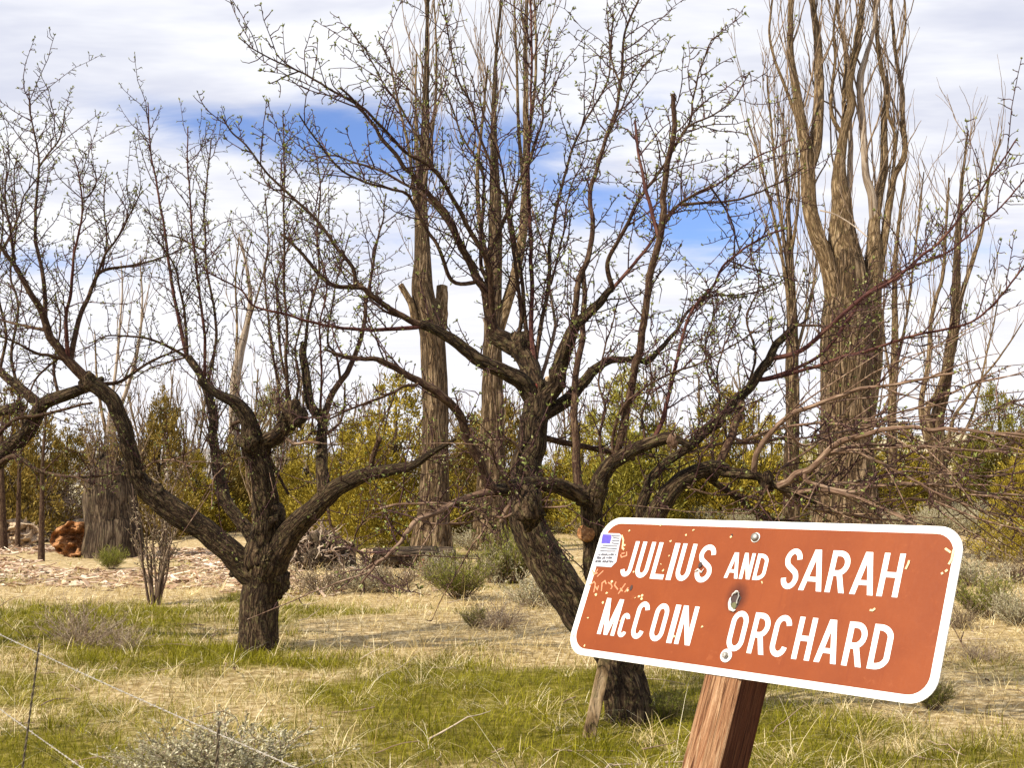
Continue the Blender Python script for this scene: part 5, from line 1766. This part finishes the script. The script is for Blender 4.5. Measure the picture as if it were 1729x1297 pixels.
# ---------------------------------------------------------------- logs and stumps
def log_thing(name, label, px, py, wpx, hpx, end_mat, length=1.4, yaw=0.0, rough=.22, spikes=0, side='dead_trunk', Y=None):
    """a felled length of trunk lying with its broken end towards the path"""
    g = G(px, py)
    o = empty(name, g, label, 'log' if 'log' in name else 'stump', None)
    Y = g[1]
    rw, rh = wpx / 2 / FPX * Y, hpx / 2 / FPX * Y
    ax_ = np.array([math.sin(yaw), math.cos(yaw), 0])
    sd = np.array([math.cos(yaw), -math.sin(yaw), 0])
    nu, nl = 72, 12
    th = np.arange(nu) * 2 * math.pi / nu
    V, bk = [], []
    for i in range(nl):
        f = i / (nl - 1)
        for t in th:
            k = 1 + rough * 2 * (fbm(np.array([[math.cos(t) * 1.7 + px, math.sin(t) * 1.7, f * 1.2]]), 3)[0] - .5)
            jag = (fbm(np.array([[math.cos(t) * 3 + px, math.sin(t) * 3, 5.5]]), 3)[0] - .5) * .9 * rh if i == 0 else 0
            p = sd * math.cos(t) * rw * k + np.array([0, 0, 1]) * (math.sin(t) * rh * k + rh * .92) + ax_ * (f * length - .0 + jag)
            V.append(g + p)
            bk.append((math.cos(t) * rw, math.sin(t) * rw, f * length))
    q = [[i * nu + j, i * nu + (j + 1) % nu, (i + 1) * nu + (j + 1) % nu, (i + 1) * nu + j] for i in range(nl - 1) for j in range(nu)]
    V.append(g + np.array([0, 0, rh * .92]) + ax_ * length)
    bk.append((0, 0, length))
    mb = MB()
    mb.add(V, q, [[(nl - 1) * nu + j, (nl - 1) * nu + (j + 1) % nu, nl * nu] for j in range(nu)], bk)
    mb.build('log_body', M[side], o)
    # broken end: rings inwards with hollows
    V, bk = [], []
    nr_ = 26
    for i in range(nr_):
        f = 1 - i / nr_
        for j, t in enumerate(th):
            k = (1 + rough * 2 * (fbm(np.array([[math.cos(t) * 1.7 + px, math.sin(t) * 1.7, 0.]]), 3)[0] - .5)) * f
            x, z = math.cos(t) * k, math.sin(t) * k
            dep = (fbm(np.array([[x * 3.6 + px, z * 3.6, 3.]]), 5)[0] - .5) * 2.6 * rh * min(1, (1 - f) * 5) + (.28 * rh * (1 - f) * (1 if end_mat == 'cut_orange' else 0))
            jag = (fbm(np.array([[math.cos(t) * 3 + px, math.sin(t) * 3, 5.5]]), 3)[0] - .5) * .9 * rh
            V.append(g + sd * x * rw + np.array([0, 0, 1]) * (z * rh + rh * .92) + ax_ * (dep + jag * f - .006))
            bk.append((x * rw, z * rh, dep))
    V.append(np.mean(V[-nu:], axis=0))
    bk.append((0, 0, 0))
    q = [[i * nu + (j + 1) % nu, i * nu + j, (i + 1) * nu + j, (i + 1) * nu + (j + 1) % nu] for i in range(nr_ - 1) for j in range(nu)]
    mb = MB()
    mb.add(V, q, [[(nr_ - 1) * nu + (j + 1) % nu, (nr_ - 1) * nu + j, nr_ * nu] for j in range(nu)], bk)
    mb.build('broken_end', M[end_mat], o)
    for i in range(spikes):
        x = R.uniform(-.9, .9)
        p0 = g + sd * x * rw + np.array([0, 0, rh * R.uniform(.7, 1.5)]) + ax_ * R.uniform(0, .3)
        dr = unit(sd * (x * .5 + R.normal() * .15) + np.array([0, 0, R.uniform(.5, 1.1)]) - ax_ * R.uniform(-.1, .3))
        L = R.uniform(.25, .55) * rh * 1.6
        mb = MB()
        wv = np.cross(dr, ax_) * R.uniform(.05, .11) * rh * 2
        tv = ax_ * .03
        v = [p0 - wv, p0 + wv, p0 + wv * .7 + dr * L * .6, p0 - wv * .4 + dr * L * .7, p0 + dr * L]
        vv = [a_ + tv for a_ in v] + [a_ - tv for a_ in v]
        mb.add(vv, [[0, 1, 2, 3], [6, 5, 8, 7], [0, 5, 6, 1], [1, 6, 7, 2], [2, 7, 9, 4], [4, 9, 8, 3], [3, 8, 5, 0]], [[3, 2, 4], [7, 8, 9]])
        mb.build('splinter', M['cut_pale'], o, smooth=False)
    return o


log_thing('split_log', 'fallen log with bright white splintered wood at the far left edge', 20, 924, 84, 44, 'cut_pale', 1.6, -.3, .3, 22)
log_thing('rotten_log', 'fallen log with an orange rotted hollow end beside the brush heap', 122, 940, 74, 62, 'cut_orange', 1.5, -.25, .34)
log_thing('cut_log', 'small round log with a bright orange sawn end by the pale poplar foot', 717, 966, 21, 23, 'cut_orange', .9, .35, .1)
log_thing('fallen_log', 'pale split log lying behind the cut stump', 622, 958, 66, 34, 'cut_pale', 1.5, 1.15, .25, 4)
log_thing('fallen_log', 'grey log lying between the split log and the tall pale poplar', 672, 952, 48, 28, 'dead_trunk', 1.3, 1.3, .2)


def stump(label, px, py, wpx, hpx, top='cut_pale'):
    g = G(px, py)
    o = empty('tree_stump', g, label, 'stump')
    r, hh = wpx / 2 / FPX * g[1], hpx / FPX * g[1]
    mb = MB()
    mb.tube([g + np.array([0, 0, z]) for z in (-.1, 0, hh * .2, hh * .6, hh)], [r * 1.35, r * 1.25, r * 1.05, r, r * .98], 26, True, .12)
    mb.build('stump_body', M['dead_trunk'], o)
    mb = MB()
    mb.tube([g + np.array([0, 0, hh - .01]), g + np.array([0, 0, hh + .02]), g + np.array([0, 0, hh + .03])], [r * .95, r * .93, r * .86], 26, True, .06)
    mb.build('sawn_top', M[top], o)


stump('low flat cut stump with a pale top right of the left apple trunk', 579, 958, 42, 38)
g = G(532, 962)
mb = MB()
nu, nv = 40, 22
V = []
for i in range(nv + 1):
    th = math.pi * i / nv
    for j in range(nu):
        ph = 2 * math.pi * j / nu
        V.append((math.sin(th) * math.cos(ph), math.sin(th) * math.sin(ph), math.cos(th)))
V = np.array(V)
V *= (.25 + 1.2 * fbm(V * 2.4 + 4, 5))[:, None]
sw_ = 46 / FPX * g[1]
hs_ = 36 / FPX * g[1]
bkv = V * sw_
V = V * np.array([sw_, sw_, hs_]) + np.array([0, 0, hs_ * .8]) + g
q = [[i * nu + j, (i + 1) * nu + j, (i + 1) * nu + (j + 1) % nu, i * nu + (j + 1) % nu] for i in range(nv) for j in range(nu)]
o = empty('root_mass', g, 'upturned tangle of roots and bark beside the cut stump', 'root mass')
mb.add(V, q, bark=bkv)
mb.build('root_ball', M['dead_trunk'], o)
mb = MB()
n = 420
pos = g + np.array([0, 0, hs_ * .8]) + rand_unit(n) * np.array([sw_ * .9, sw_ * .7, hs_ * .9])
many_tubes(mb, grow(pos, unit_rows(rand_unit(n) * np.array([1, .6, .5])), R.uniform(.2, .6, n), 7, .35), R.uniform(.010, .026, n), .006, 5)
tag(mb.build('roots', M['dead_twig'], o), kind='stuff')

# weathered board leaning at the foot of the middle apple tree
g = P(994, 1209, 8.0)
g[2] = float(H(g[0], g[1]))
tp = P(1024, 1105, 8.1)
mb = MB()
dr = unit(tp - g)
L = np.linalg.norm(tp - g) + .25
sdv = unit(np.cross(dr, [0, 1, 0]))
bkd = np.cross(sdv, dr)
Rm = np.stack([sdv, bkd, dr], 1)
mb.box(g + dr * (L / 2 - .15), (.085, .03, L), Rm)
bo = mb.build('leaning_board', M['poplar_stem'], origin=g, smooth=False)
bv = bo.modifiers.new('edge', 'BEVEL')
bv.width = .005
tag(bo, 'short weathered grey board leaning against the foot of the middle apple trunk', 'board')

# ---------------------------------------------------------------- wire fence
m, h, b = new_mat('fence_wire')
b.inputs['Metallic'].default_value = .5
b.inputs['Roughness'].default_value = .55
v = attr(h, 'bark').outputs['Vector']
h.put(b.inputs['Base Color'], h.ramp(h.noise(v, 60, 4), [(.35, (.20, .15, .10)), (.6, (.56, .52, .44))]))
M['wire'] = m
m, h, b = new_mat('rusty_wire')
b.inputs['Roughness'].default_value = .8
v = attr(h, 'bark').outputs['Vector']
h.put(b.inputs['Base Color'], h.ramp(h.noise(v, 60, 4), [(.35, (.05, .035, .02)), (.65, (.16, .12, .07))]))
M['wire_rusty'] = m
e0, e1 = np.array([-3.7, 7.8, 0]), np.array([-.10, 2.6, 0])
fo = empty('wire_fence', (e0 + e1) / 2 * np.array([1, 1, 0]), 'two strand barbed wire fence with twisted wire stays crossing the lower left corner', 'fence')


def fence_pt(t, z):
    p = e0 + (e1 - e0) * t
    return np.array([p[0], p[1], z])


for zz, sag in ((.86, .02), (.49, .03)):
    mb = MB()
    ts = np.linspace(0, 1, 500)
    ln = np.linalg.norm(e1 - e0)
    path = np.stack([fence_pt(t, zz - sag * 4 * t * (1 - t)) for t in ts])
    sd_ = unit(np.cross(unit(e1 - e0), [0, 0, 1]))
    for ph in (0, math.pi):
        w_ = ts * ln / .055 * math.pi + ph
        mb.tube(path + .0016 * (np.cos(w_)[:, None] * sd_ + np.sin(w_)[:, None] * np.array([0, 0, 1])), .0015, 5)
    for t in np.arange(.02, 1, .125 / ln):
        c = fence_pt(t, zz - sag * 4 * t * (1 - t))
        for s_ in (-1, 1):
            dv_ = unit(rand_unit(1)[0] + np.array([0, 0, .6 * s_]))
            mb.tube([c - dv_ * .011, c, c + dv_ * .011], [.0008, .0017, .0008], 4)
    mb.build('barbed_wire', M['wire'], fo)


def at_px(px):
    """where along the fence a pixel column falls"""
    best = min(np.linspace(0, 1, 800), key=lambda t: abs((e0 + (e1 - e0) * t)[0] / ((e0 + (e1 - e0) * t)[1] * cp) * FPX + CXP - px))
    return best


for px, tilt, low_ in ((75, -.10, .02), (378, -.03, .05)):
    t = at_px(px)
    mb = MB()
    zs = np.linspace(low_, .885, 60)
    c = np.stack([fence_pt(t, z) + np.array([tilt * (.86 - z), 0, 0]) for z in zs])
    for ph in (0, math.pi):
        w_ = zs / .04 * math.pi + ph
        mb.tube(c + .0032 * np.stack([np.cos(w_), np.sin(w_), 0 * w_], 1), .0030, 5)
    mb.build('wire_stay', M['wire_rusty'], fo)
for t, hh in ((0, 1.15), (1, .93)):
    mb = MB()
    p = fence_pt(t, 0)
    mb.tube([p + np.array([0, 0, z]) for z in (-.3, 0, .5, hh)], [.03, .03, .028, .028], 6)
    mb.build('fence_post', M['wire_rusty'], fo)
# ---------------------------------------------------------------- grass, straw, litter
def blades(mb, x, y, L, wid, lean, droop, rnd, turn=None):
    """bent grass blades: 2 quads and a tip"""
    n = len(x)
    z = H(x, y) - .006
    a = R.uniform(0, 2 * math.pi, n) if turn is None else turn
    d = np.stack([np.cos(a), np.sin(a)], -1)
    sd = np.stack([-d[:, 1], d[:, 0]], -1)
    V = np.empty((n, 7, 3))
    px_, pz, ang = np.zeros(n), np.zeros(n), lean.copy()
    for k, (ws, st_) in enumerate(((1., 0), (.85, .36), (.6, .34), (0, .30))):
        px_ = px_ + np.sin(ang) * L * st_
        pz = np.maximum(pz + np.cos(ang) * L * st_, -.0 if k == 0 else .004)
        ang = ang + droop * (.5 if k == 0 else 1)
        cx_, cy_ = x + d[:, 0] * px_, y + d[:, 1] * px_
        if k < 3:
            for s_, o_ in ((-.5, 0), (.5, 1)):
                V[:, k * 2 + o_] = np.stack([cx_ + sd[:, 0] * wid * ws * s_, cy_ + sd[:, 1] * wid * ws * s_, z + pz], -1)
        else:
            V[:, 6] = np.stack([cx_, cy_, z + pz], -1)
    b0 = np.arange(n)[:, None] * 7
    q = np.concatenate([b0 + np.array([[0, 1, 3, 2]]), b0 + np.array([[2, 3, 5, 4]])])
    t = b0 + np.array([[4, 5, 6]])
    mb.add(V.reshape(-1, 3), q, t, rnd=np.repeat(rnd, 7))


def scatter(n, y0, y1, pw=1.0):
    y = y0 + (y1 - y0) * R.random(n) ** pw
    # density follows the widening view so far ground is covered too
    x = R.uniform(-1, 1, n) * (.50 * y + 1.0)
    return x, y


straw, green = MB(), MB()
for (n, y0, y1, sc, pw) in ((95000, 4.6, 12.5, 1.0, 1.0), (120000, 11, 22, 1.5, 1.0), (60000, 21, 46, 2.6, 1.0)):
    x, y = scatter(n, y0, y1, pw)
    g = green_amount(x, y)
    p3 = np.stack([x, y, 0 * x], -1)
    patch = fbm(p3 * 2.6 + 40, 3)
    isg = R.random(n) < g * 1.05
    lit = (y > 20) & (x < -.17 * y) & (x > -.6 * y)
    k = ~isg & ~(lit & (R.random(n) < .75)) & (R.random(n) < .55 + 1.1 * sstep(.36, .62, patch))
    m_ = k.sum()
    tone_ = np.clip(.15 + .9 * (patch[k] - .25) + R.normal(0, .20, m_), 0, 1)
    flat_ = R.random(m_) < .72
    blades(straw, x[k], y[k], R.gamma(4, .037, m_) * (.75 + .25 * sc), R.uniform(.0022, .0052, m_) * sc, np.where(flat_, R.uniform(1.05, 1.55, m_), R.uniform(.3, 1.1, m_)), R.uniform(.05, .65, m_), tone_)
    m_ = isg.sum()
    tone_ = np.clip(.2 + .8 * (patch[isg] - .25) + R.normal(0, .18, m_), 0, 1)
    blades(green, x[isg], y[isg], R.gamma(5, .018, m_) * (.8 + .2 * sc), R.uniform(.0028, .0058, m_) * sc, R.uniform(.05, .9, m_), R.uniform(.05, .5, m_), tone_)
# bunches of long bleached stems
nb = 1500
bx0, by0 = scatter(nb, 4.8, 24, 1.2)
keep_ = R.random(nb) < (.35 + .9 * fbm(np.stack([bx0, by0, 0 * bx0], -1) * .8 + 70, 3))
for xx, yy in zip(bx0[keep_], by0[keep_]):
    k = int(R.integers(14, 42))
    a = R.uniform(0, 6.28, k)
    r_ = R.uniform(0, .07, k)
    comb = R.uniform(0, 6.28)
    turn = np.where(R.random(k) < .5, comb + R.normal(0, .5, k), a)
    L = R.gamma(5, .045, k) * (1 + .015 * yy)
    blades(straw, xx + np.cos(a) * r_, yy + np.sin(a) * r_, L, R.uniform(.002, .0045, k) * max(1, yy / 10), R.uniform(.5, 1.4, k), R.uniform(.1, .8, k), np.clip(R.normal(.66, .22, k), 0, 1), turn)
# bunches of green
nb = 900
bx0, by0 = scatter(nb, 4.8, 20, 1.0)
keep_ = R.random(nb) < green_amount(bx0, by0) * 1.1
for xx, yy in zip(bx0[keep_], by0[keep_]):
    k = int(R.integers(18, 46))
    a = R.uniform(0, 6.28, k)
    r_ = R.uniform(0, .10, k)
    blades(green, xx + np.cos(a) * r_, yy + np.sin(a) * r_, R.gamma(6, .021, k), R.uniform(.003, .0055, k) * max(1, yy / 10), R.uniform(.05, .9, k), R.uniform(.1, .6, k), np.clip(R.normal(.40, .22, k), 0, 1), a)
tag(straw.build('dry_grass', M['straw'], smooth=False), 'bleached straw lying in tangled mats over the orchard floor', 'dry grass', kind='stuff')
tag(green.build('green_grass', M['grass'], smooth=False), 'patches of short olive green grass growing through the straw', 'grass', kind='stuff')

# bark and wood chips round the felled poplars
mb = MB()


def chips(n, x0f, x1f, y0, y1, size=1.0):
    for i in range(n):
        y = y0 + (y1 - y0) * R.random() ** .9
        x = R.uniform(x0f, x1f) * y
        if fbm(np.array([[x * .5, y * .35, 9.]]), 3)[0] < .40:
            continue
        L, w_, t = R.gamma(2.2, .075) * size, R.gamma(2.5, .014) * size, R.uniform(.006, .018)
        a = R.normal(0, .8)
        p, r_ = R.normal(0, .16), R.normal(0, .3)
        Rm = Matrix.Rotation(a, 3, 'Z') @ Matrix.Rotation(p, 3, 'Y') @ Matrix.Rotation(r_, 3, 'X')
        mb.box((x, y, float(H(x, y)) + .02 + abs(p) * L * .4), (L, w_, t), np.array(Rm), rnd=np.clip(R.normal(.55, .28), 0, 1))


chips(5200, -.48, -.20, 20.0, 34, 1.0)
chips(800, -.24, -.10, 18.0, 26, .9)
chips(70, -.085, -.035, 17.8, 20.5, .8)
chips(160, -.16, -.05, 22, 27, .8)
tag(mb.build('wood_litter', M['chip'], smooth=False), 'pale bark and wood chips strewn on the bare ground by the logs', 'wood litter', kind='stuff')
# fallen twigs in the straw
mb = MB()
n = 260
x, y = scatter(n, 6, 24)
many_tubes(mb, grow(np.stack([x, y, H(x, y) + .03], -1), unit_rows(rand_unit(n) * np.array([1, 1, .1])), R.uniform(.15, .7, n), 6, .18, -.01), R.uniform(.004, .009, n), .002, 4)
tag(mb.build('fallen_twigs', M['dead_twig'], smooth=True), 'thin dead twigs fallen in the straw under the trees', 'fallen twigs', kind='stuff')
